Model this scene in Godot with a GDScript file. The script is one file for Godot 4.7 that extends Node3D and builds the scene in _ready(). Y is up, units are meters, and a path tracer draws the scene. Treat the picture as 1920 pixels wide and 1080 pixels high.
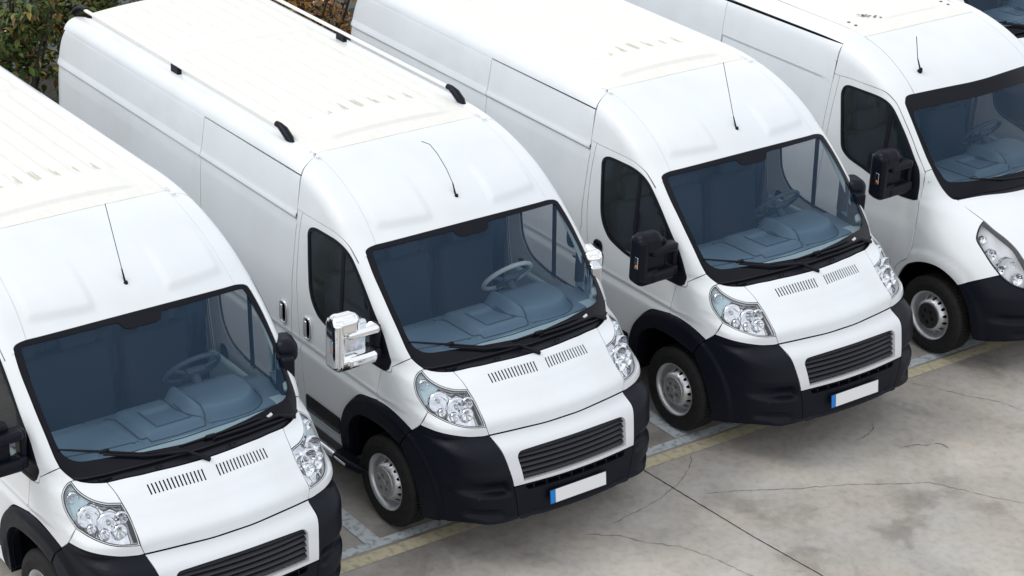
extends Node3D

# ------------------------------------------------------------------ small mesh kit
class MB:
	var v := PackedVector3Array()
	var n := PackedVector3Array()
	var idx := PackedInt32Array()

	func vert(p: Vector3, nn: Vector3) -> int:
		v.append(p)
		n.append(nn)
		return v.size() - 1

	func tri(a: int, b: int, c: int) -> void:
		var cr := (v[b] - v[a]).cross(v[c] - v[a])
		if cr.dot(n[a] + n[b] + n[c]) > 0.0:
			idx.append(a); idx.append(c); idx.append(b)
		else:
			idx.append(a); idx.append(b); idx.append(c)

	func quad(a: int, b: int, c: int, d: int) -> void:
		tri(a, b, c)
		tri(a, c, d)

	func flat(pts: Array, nn: Vector3) -> void:
		var s := v.size()
		for p in pts:
			vert(p, nn)
		for i in range(1, pts.size() - 1):
			tri(s, s + i, s + i + 1)

	func smooth() -> void:
		var acc := PackedVector3Array()
		acc.resize(v.size())
		for i in range(0, idx.size(), 3):
			var a := idx[i]
			var b := idx[i + 1]
			var c := idx[i + 2]
			var cr := (v[c] - v[a]).cross(v[b] - v[a])
			acc[a] += cr
			acc[b] += cr
			acc[c] += cr
		for i in v.size():
			if acc[i].length_squared() > 0.0:
				n[i] = acc[i].normalized()

	func mesh() -> ArrayMesh:
		var arr := []
		arr.resize(Mesh.ARRAY_MAX)
		arr[Mesh.ARRAY_VERTEX] = v
		arr[Mesh.ARRAY_NORMAL] = n
		arr[Mesh.ARRAY_INDEX] = idx
		var m := ArrayMesh.new()
		m.add_surface_from_arrays(Mesh.PRIMITIVE_TRIANGLES, arr)
		return m

	func box(c: Vector3, s: Vector3, b := Basis.IDENTITY) -> void:
		var h := s * 0.5
		for ax in 3:
			for sg in [-1.0, 1.0]:
				var nn := Vector3.ZERO
				nn[ax] = sg
				var u := Vector3.ZERO
				u[(ax + 1) % 3] = h[(ax + 1) % 3]
				var w := Vector3.ZERO
				w[(ax + 2) % 3] = h[(ax + 2) % 3]
				var q := nn * h[ax]
				flat([c + b * (q - u - w), c + b * (q + u - w), c + b * (q + u + w), c + b * (q - u + w)], b * nn)

	# box with rounded edges, radius r
	func rbox(c: Vector3, s: Vector3, r: float, b := Basis.IDENTITY, k := 3) -> void:
		var h := s * 0.5
		r = minf(r, minf(h.x, minf(h.y, h.z)) * 0.98)
		var inner := h - Vector3(r, r, r)
		for ax in 3:
			var a1 := (ax + 1) % 3
			var a2 := (ax + 2) % 3
			var t1 := _marks(inner[a1], r, k)
			var t2 := _marks(inner[a2], r, k)
			for sg in [-1.0, 1.0]:
				var s0 := v.size()
				for p1 in t1:
					for p2 in t2:
						var q := Vector3.ZERO
						q[ax] = sg * h[ax]
						q[a1] = p1
						q[a2] = p2
						var core := q.clamp(-inner, inner)
						var d := (q - core).normalized()
						vert(c + b * (core + d * r), b * d)
				for i in t1.size() - 1:
					for j in t2.size() - 1:
						var o := s0 + i * t2.size() + j
						quad(o, o + t2.size(), o + t2.size() + 1, o + 1)

	func _marks(inn: float, r: float, k: int) -> Array:
		var o := []
		for i in range(k, -1, -1):
			o.append(-inn - r * tan(PI / 4 * i / k))
		for i in range(0, k + 1):
			o.append(inn + r * tan(PI / 4 * i / k))
		return o

	func tube(path: Array, r, sides := 8, caps := true) -> void:
		var rings := []
		var prev := Vector3.ZERO
		for i in path.size():
			var t: Vector3 = (path[mini(i + 1, path.size() - 1)] - path[maxi(i - 1, 0)]).normalized()
			if i == 0:
				prev = t.cross(Vector3.UP if absf(t.y) < 0.9 else Vector3.RIGHT).normalized()
			var a := (prev - t * prev.dot(t)).normalized()
			prev = a
			var b := t.cross(a)
			var rr: float = r[i] if r is Array else r
			var s := v.size()
			for k in sides:
				var d := a * cos(TAU * k / sides) + b * sin(TAU * k / sides)
				vert(path[i] + d * rr, d)
			rings.append(s)
		for i in path.size() - 1:
			for k in sides:
				var k2 := (k + 1) % sides
				quad(rings[i] + k, rings[i] + k2, rings[i + 1] + k2, rings[i + 1] + k)
		if caps:
			for e in [0, path.size() - 1]:
				var t2: Vector3 = (path[0] - path[1]) if e == 0 else (path[e] - path[e - 1])
				t2 = t2.normalized()
				var pts := []
				for k in sides:
					pts.append(v[rings[e] + k])
				flat(pts, t2)

	# profile of Vector2(radius, height along axis); xf maps local y axis
	func lathe(prof: Array, xf: Transform3D, segs := 32, crease := 0.6) -> void:
		for i in prof.size() - 1:
			var p: Vector2 = prof[i]
			var q: Vector2 = prof[i + 1]
			var d := (q - p).normalized()
			var nn := Vector2(d.y, -d.x)
			var n0 := nn
			var n1 := nn
			if i > 0:
				var e: Vector2 = (p - prof[i - 1]).normalized()
				if e.dot(d) > crease:
					n0 = (nn + Vector2(e.y, -e.x)).normalized()
			if i < prof.size() - 2:
				var e2: Vector2 = (prof[i + 2] - q).normalized()
				if e2.dot(d) > crease:
					n1 = (nn + Vector2(e2.y, -e2.x)).normalized()
			var s := v.size()
			for k in segs + 1:
				var a := TAU * k / segs
				var ca := cos(a)
				var sa := sin(a)
				vert(xf * Vector3(p.x * ca, p.y, p.x * sa), xf.basis * Vector3(n0.x * ca, n0.y, n0.x * sa))
				vert(xf * Vector3(q.x * ca, q.y, q.x * sa), xf.basis * Vector3(n1.x * ca, n1.y, n1.x * sa))
			for k in segs:
				var o := s + k * 2
				quad(o, o + 1, o + 3, o + 2)


# ------------------------------------------------------------------ a vehicle's skin as a smooth field
class Hull:
	const ST := 400.0
	var F: PackedFloat32Array
	var B: PackedFloat32Array
	var W: PackedFloat32Array
	var K: PackedFloat32Array
	var G: PackedFloat32Array      # groove along the belt
	var H: PackedFloat32Array      # ledge above the load panels
	var roof := 2.515
	var crown := 0.036
	var groove_front := -0.62
	var ledge_front := -2.2
	var tail := -99.0

	static func pchip(xs: Array, ys: Array) -> PackedFloat32Array:
		var c := xs.size()
		var m := []
		m.resize(c)
		var h := []
		var d := []
		for i in c - 1:
			h.append(float(xs[i + 1] - xs[i]))
			d.append((ys[i + 1] - ys[i]) / float(xs[i + 1] - xs[i]))
		m[0] = d[0]
		m[c - 1] = d[c - 2]
		for i in range(1, c - 1):
			m[i] = 0.0
			if d[i - 1] * d[i] > 0.0:
				var w1: float = 2.0 * h[i] + h[i - 1]
				var w2: float = h[i] + 2.0 * h[i - 1]
				m[i] = (w1 + w2) / (w1 / d[i - 1] + w2 / d[i])
		var o := PackedFloat32Array()
		o.resize(1130)
		for q in 1130:
			var x := q / ST
			var i := 0
			while i < c - 2 and x > xs[i + 1]:
				i += 1
			if x <= xs[0]:
				o[q] = ys[0] + (x - xs[0]) * m[0]
			elif x >= xs[c - 1]:
				o[q] = ys[c - 1] + (x - xs[c - 1]) * m[c - 1]
			else:
				var t: float = (x - xs[i]) / h[i]
				o[q] = (1 + 2 * t) * (1 - t) * (1 - t) * ys[i] + t * (1 - t) * (1 - t) * h[i] * m[i] + t * t * (3 - 2 * t) * ys[i + 1] + t * t * (t - 1) * h[i] * m[i + 1]
		return o

	func f(p: Vector3) -> float:
		var x := absf(p.x)
		var q := clampf(p.y, 0.0, 2.8) * ST
		var i := int(q)
		var t := q - i
		var f0 := F[i]
		var f1 := F[i + 1]
		var sl := minf(absf(f1 - f0) * ST, 2.0)
		var xb := x / 0.65
		var ff := (p.z - (f0 + (f1 - f0) * t - (B[i] + (B[i + 1] - B[i]) * t) * xb * xb)) / sqrt(1.0 + sl * sl)
		var tz := maxf(p.z + 1.15, 0.0) / 0.9
		var w := W[i] + (W[i + 1] - W[i]) * t - 0.1 * tz * tz
		if G.size() > 0:
			w += (G[i] + (G[i + 1] - G[i]) * t) * clampf((groove_front - p.z) / 0.35, 0.0, 1.0)
			if p.z < ledge_front:
				w += H[i] + (H[i + 1] - H[i]) * t
		var fs := x - w
		if p.z < tail + 0.14:
			var e := (tail + 0.14 - p.z) / 0.14
			fs += 0.07 * e * e
		var xr := x / 0.77
		var ft := p.y - (roof - crown * xr * xr)
		if p.z < tail + 0.5:
			var e2 := (tail + 0.5 - p.z) / 0.5
			ft += 0.07 * e2 * e2 * e2
		var k := 0.4
		var h := maxf(k - absf(ff - ft), 0.0) / k
		var r := maxf(ff, ft) + h * h * k * 0.25
		k = K[i] + (K[i + 1] - K[i]) * t
		h = maxf(k - absf(r - fs), 0.0) / k
		return maxf(r, fs) + h * h * k * 0.25

	func normal(p: Vector3) -> Vector3:
		var e := 0.005
		return Vector3(f(p + Vector3(e, 0, 0)) - f(p - Vector3(e, 0, 0)), f(p + Vector3(0, e, 0)) - f(p - Vector3(0, e, 0)), f(p + Vector3(0, 0, e)) - f(p - Vector3(0, 0, e))).normalized()

	# slide p along d until it lies on the skin
	func drop(p: Vector3, d: Vector3) -> Vector3:
		for k in 9:
			var a := f(p)
			if absf(a) < 0.0002:
				break
			var g := (f(p + d * 0.003) - a) / 0.003
			if absf(g) < 0.12:
				g = 0.12 if g >= 0.0 else -0.12
			p -= d * clampf(a / g, -0.12, 0.12)
		return p


# ------------------------------------------------------------------ panels cut out of a skin
func v3(a: Array) -> Array:
	var o := []
	for i in range(0, a.size(), 3):
		o.append(Vector3(a[i], a[i + 1], a[i + 2]))
	return o

func zy(a: Array, x := -1.0) -> Array:          # side view points (z, y)
	var o := []
	for i in range(0, a.size(), 2):
		o.append(Vector3(x, a[i + 1], a[i]))
	return o

func mirrored(pts: Array) -> Array:              # the half outline and its mirror image, in order
	var o := pts.duplicate()
	for i in range(pts.size() - 1, -1, -1):
		var p: Vector3 = pts[i]
		if absf(p.x) > 0.004:
			o.append(Vector3(-p.x, p.y, p.z))
	return o

func rounded(pts: PackedVector2Array, corner := 36.0, steps := 4) -> PackedVector2Array:   # Catmull-Rom through soft points, corners kept
	var c := pts.size()
	var hard := []
	for i in c:
		var a := (pts[i] - pts[(i - 1 + c) % c]).normalized()
		var b := (pts[(i + 1) % c] - pts[i]).normalized()
		hard.append(rad_to_deg(acos(clampf(a.dot(b), -1.0, 1.0))) > corner)
	var o := PackedVector2Array()
	for i in c:
		var p1 := pts[i]
		var p2 := pts[(i + 1) % c]
		var len := p1.distance_to(p2)
		var p0 := pts[(i - 1 + c) % c] if not hard[i] else p1 * 2.0 - p2
		var p3 := pts[(i + 2) % c] if not hard[(i + 1) % c] else p2 * 2.0 - p1
		var m1 := (p2 - p0) * 0.5
		var m2 := (p3 - p1) * 0.5
		m1 = m1.limit_length(len)
		m2 = m2.limit_length(len)
		var k := clampi(int(len / 0.025) + 1, 1, 40) if hard[i] and hard[(i + 1) % c] else clampi(int(len / 0.012) + 1, 1, maxi(steps, int(len / 0.03)))
		for s in k:
			var t := float(s) / k
			o.append((2 * t * t * t - 3 * t * t + 1) * p1 + (t * t * t - 2 * t * t + t) * m1 + (-2 * t * t * t + 3 * t * t) * p2 + (t * t * t - t * t) * m2)
	return o

func biggest(polys: Array) -> PackedVector2Array:
	var best := PackedVector2Array()
	var area := -1.0
	for p in polys:
		var a := 0.0
		for i in p.size():
			a += p[i].cross(p[(i + 1) % p.size()])
		if absf(a) > area:
			area = absf(a)
			best = p
	return best

func marks(a: float, b: float, cell: float, extra: Array) -> PackedFloat32Array:
	var o := PackedFloat32Array()
	var k := maxi(1, ceili((b - a) / cell))
	for i in k + 1:
		o.append(lerpf(a, b, float(i) / k))
	for e in extra:
		if e > a and e < b:
			o.append(e)
	o.sort()
	var r := PackedFloat32Array()
	for x in o:
		if r.size() == 0 or x - r[r.size() - 1] > 0.0008:
			r.append(x)
	return r

# cuts a flat outline with holes into cells and lifts every point; lift.call(Vector2) gives [place, normal]
func tessellate(mb: MB, outer: PackedVector2Array, holes: Array, cell: Vector2, lift: Callable, cu := [], cv := []) -> void:
	var lo := outer[0]
	var hi := outer[0]
	for p in outer:
		lo = lo.min(p)
		hi = hi.max(p)
	var us := marks(lo.x - 0.001, hi.x + 0.001, cell.x, cu)
	var vs := marks(lo.y - 0.001, hi.y + 0.001, cell.y, cv)
	var nu := us.size() - 1
	var nv := vs.size() - 1
	var edge := PackedByteArray()
	edge.resize(nu * nv)
	var loops := [outer]
	loops.append_array(holes)
	for lp in loops:
		for i in lp.size():
			var a: Vector2 = lp[i]
			var b: Vector2 = lp[(i + 1) % lp.size()]
			var parts := maxi(1, ceili(maxf(absf(a.x - b.x) / cell.x, absf(a.y - b.y) / cell.y)))
			for s in parts:
				var p := a.lerp(b, float(s) / parts)
				var q := a.lerp(b, float(s + 1) / parts)
				var i0 := clampi(us.bsearch(minf(p.x, q.x)) - 1, 0, nu - 1)
				var i1 := clampi(us.bsearch(maxf(p.x, q.x)) - 1, 0, nu - 1)
				var j0 := clampi(vs.bsearch(minf(p.y, q.y)) - 1, 0, nv - 1)
				var j1 := clampi(vs.bsearch(maxf(p.y, q.y)) - 1, 0, nv - 1)
				for ii in range(i0, i1 + 1):
					for jj in range(j0, j1 + 1):
						edge[ii * nv + jj] = 1
	var boxes := []
	for h in holes:
		var l2: Vector2 = h[0]
		var h2: Vector2 = h[0]
		for p in h:
			l2 = l2.min(p)
			h2 = h2.max(p)
		boxes.append(Rect2(l2, h2 - l2).grow(0.0001))
	var seen := {}
	for i in nu:
		for j in nv:
			var sq := PackedVector2Array([Vector2(us[i], vs[j]), Vector2(us[i + 1], vs[j]), Vector2(us[i + 1], vs[j + 1]), Vector2(us[i], vs[j + 1])])
			var mid := (sq[0] + sq[2]) * 0.5
			if edge[i * nv + j] == 0:
				if not Geometry2D.is_point_in_polygon(mid, outer):
					continue
				var out := false
				for h in holes.size():
					if boxes[h].has_point(mid) and Geometry2D.is_point_in_polygon(mid, holes[h]):
						out = true
						break
				if out:
					continue
				mb.quad(point_at(mb, seen, sq[0], lift), point_at(mb, seen, sq[1], lift), point_at(mb, seen, sq[2], lift), point_at(mb, seen, sq[3], lift))
				continue
			var bits: Array = Array(Geometry2D.intersect_polygons(sq, outer), TYPE_NIL, "", null)
			var rc := Rect2(sq[0], sq[2] - sq[0])
			for h in holes.size():
				if boxes[h].intersects(rc):
					var left := []
					for b in bits:
						for c in Geometry2D.clip_polygons(b, holes[h]):
							if not Geometry2D.is_polygon_clockwise(c):
								left.append(c)
					bits = left
			for b in bits:
				var t := Geometry2D.triangulate_polygon(b)
				for k in range(0, t.size(), 3):
					mb.tri(point_at(mb, seen, b[t[k]], lift), point_at(mb, seen, b[t[k + 1]], lift), point_at(mb, seen, b[t[k + 2]], lift))

func point_at(mb: MB, seen: Dictionary, p: Vector2, lift: Callable) -> int:
	var key := Vector2i(roundi(p.x * 20000.0), roundi(p.y * 20000.0))
	var at: int = seen.get(key, -1)
	if at < 0:
		var r: Array = lift.call(p)
		at = mb.vert(r[0], r[1])
		seen[key] = at
	return at

# one sheet-metal (or glass, or plastic) panel of a skin; outline as points near the skin, seen along dir
func panel(skin: Hull, outline: Array, dir: Vector3, o := {}) -> ArrayMesh:
	var D := dir.normalized()
	var U := Vector3.UP.cross(D)
	U = Vector3.RIGHT if U.length() < 0.01 else U.normalized()
	var V := D.cross(U)
	var flatp := PackedVector2Array()
	var level := 0.0
	for p in outline:
		flatp.append(Vector2(p.dot(U), p.dot(V)))
		level += p.dot(D) / outline.size()
	if o.get("soft", true):
		flatp = rounded(flatp, o.get("corner", 36.0))
	var g: float = o.get("gap", 0.0028)
	var raw := flatp
	if absf(g) > 0.00001:
		flatp = biggest(Geometry2D.offset_polygon(flatp, -g, Geometry2D.JOIN_MITER))
	if Geometry2D.is_polygon_clockwise(flatp):
		flatp.reverse()
	var holes := []
	for h in o.get("holes", []):
		var q := PackedVector2Array()
		for p in h:
			q.append(Vector2(p.dot(U), p.dot(V)))
		if o.get("soft", true) and q.size() > 4:
			q = rounded(q, o.get("corner", 36.0))
		var hg: float = o.get("hole_gap", 0.0)
		if hg != 0.0:
			q = biggest(Geometry2D.offset_polygon(q, hg, Geometry2D.JOIN_ROUND))
		if Geometry2D.is_polygon_clockwise(q):
			q.reverse()
		holes.append(q)
	var off: float = o.get("offset", 0.0)
	var disp = o.get("disp")
	var lift := func(p: Vector2) -> Array:
		var w := skin.drop(U * p.x + V * p.y + D * level, D)
		var nn := skin.normal(w)
		var e := off
		if disp != null:
			e += disp.call(w)
		return [w + nn * e, nn]
	var mb := MB.new()
	var c = o.get("cell", 0.03)
	tessellate(mb, flatp, holes, c if c is Vector2 else Vector2(c, c), lift, o.get("cu", []), o.get("cv", []))
	if disp != null:
		mb.smooth()
	var depth: float = o.get("depth", 0.018)
	if depth > 0.0:
		flange(mb, flatp, lift, depth)
	var hd: float = o.get("hole_depth", depth)
	if hd > 0.0:
		for h in holes:
			flange(mb, h, lift, hd)
	if seams != null and o.get("seam", true):                 # dark body frame behind the gap
		var wide := biggest(Geometry2D.offset_polygon(raw, 0.014, Geometry2D.JOIN_ROUND))
		var slim := biggest(Geometry2D.offset_polygon(raw, -0.012, Geometry2D.JOIN_ROUND))
		if Geometry2D.is_polygon_clockwise(wide):
			wide.reverse()
		seam_depth = 0.013 + fmod(seam_depth * 7.31, 0.004)
		var dd := seam_depth
		var sink := func(p: Vector2) -> Array:
			var w := skin.drop(U * p.x + V * p.y + D * level, D)
			var nn := skin.normal(w)
			return [w - nn * dd, nn]
		tessellate(seams, wide, [slim], Vector2(0.05, 0.05), sink)
	return mb.mesh()

var seams: MB = null
var seam_depth := 0.0137

func flange(mb: MB, loop: PackedVector2Array, lift: Callable, depth: float) -> void:
	var last := -1
	var first := -1
	var pts := []
	for i in loop.size():
		var a := loop[i]
		var b := loop[(i + 1) % loop.size()]
		var k := maxi(1, ceili(a.distance_to(b) / 0.04))
		for s in k:
			pts.append(a.lerp(b, float(s) / k))
	var rows := []
	for p in pts:
		var r: Array = lift.call(p)
		rows.append(r)
	for i in rows.size():
		var j := (i + 1) % rows.size()
		var p: Vector3 = rows[i][0]
		var q: Vector3 = rows[j][0]
		var pn: Vector3 = rows[i][1]
		var qn: Vector3 = rows[j][1]
		if p.distance_to(q) < 0.0004:
			continue
		var side := (q - p).cross(pn).normalized()
		mb.flat([p, q, q - qn * depth, p - pn * depth], side)

func flipped(m: ArrayMesh) -> ArrayMesh:          # mirror image across the vehicle's middle
	var a := m.surface_get_arrays(0)
	var v: PackedVector3Array = a[Mesh.ARRAY_VERTEX]
	var n: PackedVector3Array = a[Mesh.ARRAY_NORMAL]
	var x: PackedInt32Array = a[Mesh.ARRAY_INDEX]
	for i in v.size():
		v[i].x = -v[i].x
		n[i].x = -n[i].x
	for i in range(0, x.size(), 3):
		var t := x[i]
		x[i] = x[i + 1]
		x[i + 1] = t
	a[Mesh.ARRAY_VERTEX] = v
	a[Mesh.ARRAY_NORMAL] = n
	a[Mesh.ARRAY_INDEX] = x
	var r := ArrayMesh.new()
	r.add_surface_from_arrays(Mesh.PRIMITIVE_TRIANGLES, a)
	return r

# ------------------------------------------------------------------ nodes
func put(called: String, m: Mesh, mat: Material, parent: Node3D) -> MeshInstance3D:
	var o := MeshInstance3D.new()
	o.name = called
	o.mesh = m
	o.material_override = mat
	parent.add_child(o, true)
	return o

func pair(called: String, m: ArrayMesh, mat: Material, parent: Node3D) -> Array:
	return [put(called, m, mat, parent), put(called, flipped(m), mat, parent)]

func thing(called: String, label: String, category: String, group := "") -> Node3D:
	var o := Node3D.new()
	o.name = called
	add_child(o, true)
	o.set_meta("label", label)
	o.set_meta("category", category)
	if group != "":
		o.set_meta("group", group)
	return o

func structure(called: String, m: Mesh, mat: Material, label: String) -> MeshInstance3D:
	var o := put(called, m, mat, self)
	o.set_meta("kind", "structure")
	o.set_meta("label", label)
	return o

# ------------------------------------------------------------------ materials
var M := {}

func col(r: float, g: float, b: float, a := 1.0) -> Color:      # linear base colour
	var c := Color(r, g, b).linear_to_srgb()
	c.a = a
	return c

func plain(called: String, c: Color, rough := 0.5, metal := 0.0, spec := 0.5) -> StandardMaterial3D:
	var m := StandardMaterial3D.new()
	m.resource_name = called
	m.albedo_color = c
	m.roughness = rough
	m.metallic = metal
	m.metallic_specular = spec
	return m

func noise(freq: float, seed_: int, oct := 4, warp := 0.0) -> FastNoiseLite:
	var n := FastNoiseLite.new()
	n.seed = seed_
	n.frequency = freq
	n.fractal_octaves = oct
	n.noise_type = FastNoiseLite.TYPE_SIMPLEX_SMOOTH
	if warp > 0.0:
		n.domain_warp_enabled = true
		n.domain_warp_amplitude = warp
		n.domain_warp_frequency = freq * 0.8
	return n

func noise_tex(n: FastNoiseLite, size: int, ramp: Array, as_normal := false, bump := 4.0) -> NoiseTexture2D:
	var t := NoiseTexture2D.new()
	t.width = size
	t.height = size
	t.seamless = true
	t.noise = n
	if as_normal:
		t.as_normal_map = true
		t.bump_strength = bump
	if ramp.size() > 0:
		var g := Gradient.new()
		var off := PackedFloat32Array()
		var cs := PackedColorArray()
		for i in range(0, ramp.size(), 2):
			off.append(ramp[i])
			cs.append(ramp[i + 1])
		g.offsets = off
		g.colors = cs
		t.color_ramp = g
	return t

func triplanar(m: StandardMaterial3D, metres: float, world := false) -> StandardMaterial3D:
	m.uv1_triplanar = not world
	if world:
		m.uv1_triplanar = true
		m.uv1_world_triplanar = true
	m.uv1_scale = Vector3.ONE / metres
	return m

func make_materials() -> void:
	var white := plain("white_paint", col(0.79, 0.825, 0.855), 0.3)
	white.albedo_texture = noise_tex(noise(0.006, 3, 4), 512, [0.0, Color(0.965, 0.965, 0.955), 0.5, Color(0.99, 0.99, 0.99), 1.0, Color(1, 1, 1)])
	triplanar(white, 2.3)
	white.clearcoat_enabled = true
	white.clearcoat = 0.5
	white.clearcoat_roughness = 0.08
	M.white = white
	var roof := plain("roof_paint", col(0.805, 0.805, 0.785), 0.42)
	roof.albedo_texture = noise_tex(noise(0.012, 11, 5, 20.0), 1024, [0.0, Color(0.965, 0.96, 0.935), 0.45, Color(0.988, 0.986, 0.972), 1.0, Color(1, 1, 0.995)])
	roof.uv1_triplanar = true
	roof.uv1_scale = Vector3(1.4, 0.6, 0.4)
	M.roof = roof
	var black := plain("black_plastic", col(0.0055, 0.0072, 0.0135), 0.46, 0.0, 0.28)
	black.normal_enabled = true
	black.normal_texture = noise_tex(noise(0.09, 5, 3), 256, [], true, 2.0)
	black.normal_scale = 0.35
	black.roughness_texture = noise_tex(noise(0.01, 21, 4), 256, [0.0, Color(0.75, 0.75, 0.75), 1.0, Color(1, 1, 1)])
	triplanar(black, 0.35)
	M.black = black
	M.trim = plain("dark_trim", col(0.011, 0.0125, 0.02), 0.42, 0.0, 0.35)
	M.gloss = plain("glossy_black", col(0.005, 0.006, 0.010), 0.16, 0.0, 0.28)
	M.slat = plain("slat_plastic", col(0.018, 0.02, 0.027), 0.36, 0.0, 0.5)
	M.seal = plain("black_rubber", col(0.007, 0.008, 0.012), 0.5, 0.0, 0.3)
	M.dark = plain("hidden_frame", col(0.01, 0.01, 0.012), 0.9, 0.0, 0.1)
	M.silver = plain("silver_paint", col(0.70, 0.72, 0.75), 0.36, 0.12)
	M.chrome = plain("chrome", col(0.9, 0.91, 0.93), 0.06, 1.0)
	M.chrome_soft = plain("reflector_chrome", col(0.72, 0.75, 0.8), 0.10, 1.0)
	M.steel = plain("steel_wheel", col(0.64, 0.65, 0.67), 0.34, 0.8)
	M.hub = plain("hub_cap_paint", col(0.40, 0.405, 0.415), 0.42, 0.6)
	M.steel_dark = plain("dark_hub_plastic", col(0.02, 0.02, 0.024), 0.45)
	var rub := plain("tyre_rubber", col(0.02, 0.02, 0.021), 0.75, 0.0, 0.35)
	rub.albedo_texture = noise_tex(noise(0.02, 8, 4), 256, [0.0, Color(0.7, 0.7, 0.7), 0.6, Color(0.9, 0.9, 0.9), 1.0, Color(1, 0.99, 0.96)])
	triplanar(rub, 0.4)
	M.rubber = rub
	M.bowl = plain("faceted_chrome", col(0.9, 0.91, 0.93), 0.06, 1.0)
	M.lens = plain("clear_lens", col(0.85, 0.9, 0.95, 0.04), 0.03)
	M.lens.transparency = BaseMaterial3D.TRANSPARENCY_ALPHA
	M.amber = plain("amber_lens", col(0.75, 0.22, 0.03), 0.15)
	M.screen = plain("windscreen_glass", col(0.004, 0.05, 0.118, 0.26), 0.02, 0.0, 0.32)
	M.screen.transparency = BaseMaterial3D.TRANSPARENCY_ALPHA
	M.side_glass = plain("side_glass", col(0.012, 0.022, 0.022, 0.28), 0.02, 0.0, 0.4)
	M.side_glass.transparency = BaseMaterial3D.TRANSPARENCY_ALPHA
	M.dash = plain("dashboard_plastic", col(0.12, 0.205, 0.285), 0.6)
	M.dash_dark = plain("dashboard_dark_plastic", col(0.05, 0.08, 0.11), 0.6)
	var seat := plain("seat_cloth", col(0.02, 0.034, 0.056), 0.9)
	M.seat = seat
	M.cab = plain("cab_lining_painted_reflections", col(0.085, 0.14, 0.20), 0.85)
	M.cab.albedo_texture = noise_tex(noise(0.012, 71, 4, 30.0), 256, [0.0, Color(0.2, 0.22, 0.25), 0.4, Color(0.34, 0.37, 0.41), 0.6, Color(0.62, 0.66, 0.7), 1.0, Color(1, 1, 1)])  # mottled streaks imitate windscreen reflections, painted into the lining colour
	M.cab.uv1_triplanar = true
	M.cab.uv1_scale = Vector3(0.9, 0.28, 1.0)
	M.cab_light = plain("door_lining", col(0.42, 0.56, 0.60), 0.7)
	M.lit_edge = plain("dashboard_painted_lit_edge", col(0.40, 0.55, 0.62), 0.6)  # dashboard plastic in a brighter tone, light near the glass painted in
	M.plate = plain("plate_white", col(0.8, 0.81, 0.83), 0.4)
	M.plate_blue = plain("plate_blue", col(0.0, 0.19, 0.62), 0.4)
	M.alloy = plain("brushed_rail", col(0.84, 0.83, 0.80), 0.4, 0.1)
	M.cover = plain("white_wheel_cover", col(0.5, 0.58, 0.6), 0.6)
	M.grime = plain("roof_grime", col(0.60, 0.575, 0.49), 0.8)
	M.paper = plain("paper_sticker", col(0.75, 0.78, 0.8), 0.6)


# ------------------------------------------------------------------ the large white vans
const TAIL := {"long": -6.3, "short": -5.93}
var P := {}                      # panel meshes of the large van, shared by its copies
var body: Hull

func smooth_step(a: float, b: float, x: float) -> float:
	var t := clampf((x - a) / (b - a), 0.0, 1.0)
	return t * t * (3.0 - 2.0 * t)

func van_skin(tail: float) -> Hull:
	var s := Hull.new()
	s.F = Hull.pchip([.10, .22, .30, .40, .56, .66, .80, .90, .93, .982, 1.055, 1.16, 1.266, 1.334, 1.39, 1.74, 2.09, 2.20, 2.60], [-.10, -.01, .05, .085, .090, .085, .055, .02, -.01, -.124, -.135, -.255, -.375, -.454, -.545, -.955, -1.375, -1.503, -2.04])
	s.B = Hull.pchip([.2, .66, .91, 1.05, 1.2, 1.27, 1.334, 1.42, 1.55, 2.05, 2.6], [.05, .057, .072, .075, .08, .088, .12, .10, .085, .06, .06])
	s.W = Hull.pchip([.2, .45, .8, .95, 1.3, 1.6, 2.02, 2.08, 2.37, 2.6], [.985, 1.0, 1.015, 1.022, 1.012, .999, .980, .972, .935, .90])
	s.K = Hull.pchip([.2, .75, .95, 1.2, 1.35, 1.5, 1.9, 2.1, 2.45], [.28, .24, .18, .22, .18, .12, .09, .11, .11])
	s.G = Hull.pchip([0.0, 0.9, 0.965, 1.022, 1.062, 1.085, 2.8], [0.0, 0.0, 0.003, -0.011, 0.004, 0.0, 0.0])
	s.H = Hull.pchip([0.0, 1.90, 2.0125, 2.0175, 2.03, 2.08, 2.10, 2.8], [0.0, 0.0, -0.006, 0.010, 0.010, 0.0, 0.0, 0.0])
	s.tail = tail
	return s

const HOOD_SIDE := [-0.618, 0.985, -0.191, -0.635, 1.047, -0.205, -0.633, 1.107, -0.256, -0.628, 1.183, -0.355, -0.638, 1.249, -0.438, -0.648, 1.298, -0.512, -0.664, 1.337, -0.584]
const HOOD_REAR := [-0.664, 1.337, -0.584, -0.6, 1.342, -0.568, -0.531, 1.347, -0.552, -0.445, 1.349, -0.532, -0.356, 1.352, -0.518, -0.203, 1.354, -0.496, 0.0, 1.355, -0.484]
const HOOD_FRONT := [0.0, 0.985, -0.124, -0.15, 0.985, -0.126, -0.292, 0.987, -0.14, -0.481, 0.987, -0.166]
const LAMP_TOP := [-0.638, 1.249, -0.438, -0.687, 1.254, -0.457, -0.733, 1.26, -0.478, -0.788, 1.276, -0.521, -0.822, 1.293, -0.569, -0.848, 1.316, -0.635, -0.862, 1.352, -0.7]
const LAMP_SIDE := [-0.862, 1.352, -0.7, -0.884, 1.341, -0.707, -0.91, 1.32, -0.704, -0.935, 1.295, -0.687, -0.95, 1.259, -0.664, -0.955, 1.21, -0.626, -0.95, 1.166, -0.571, -0.937, 1.122, -0.506]
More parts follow.
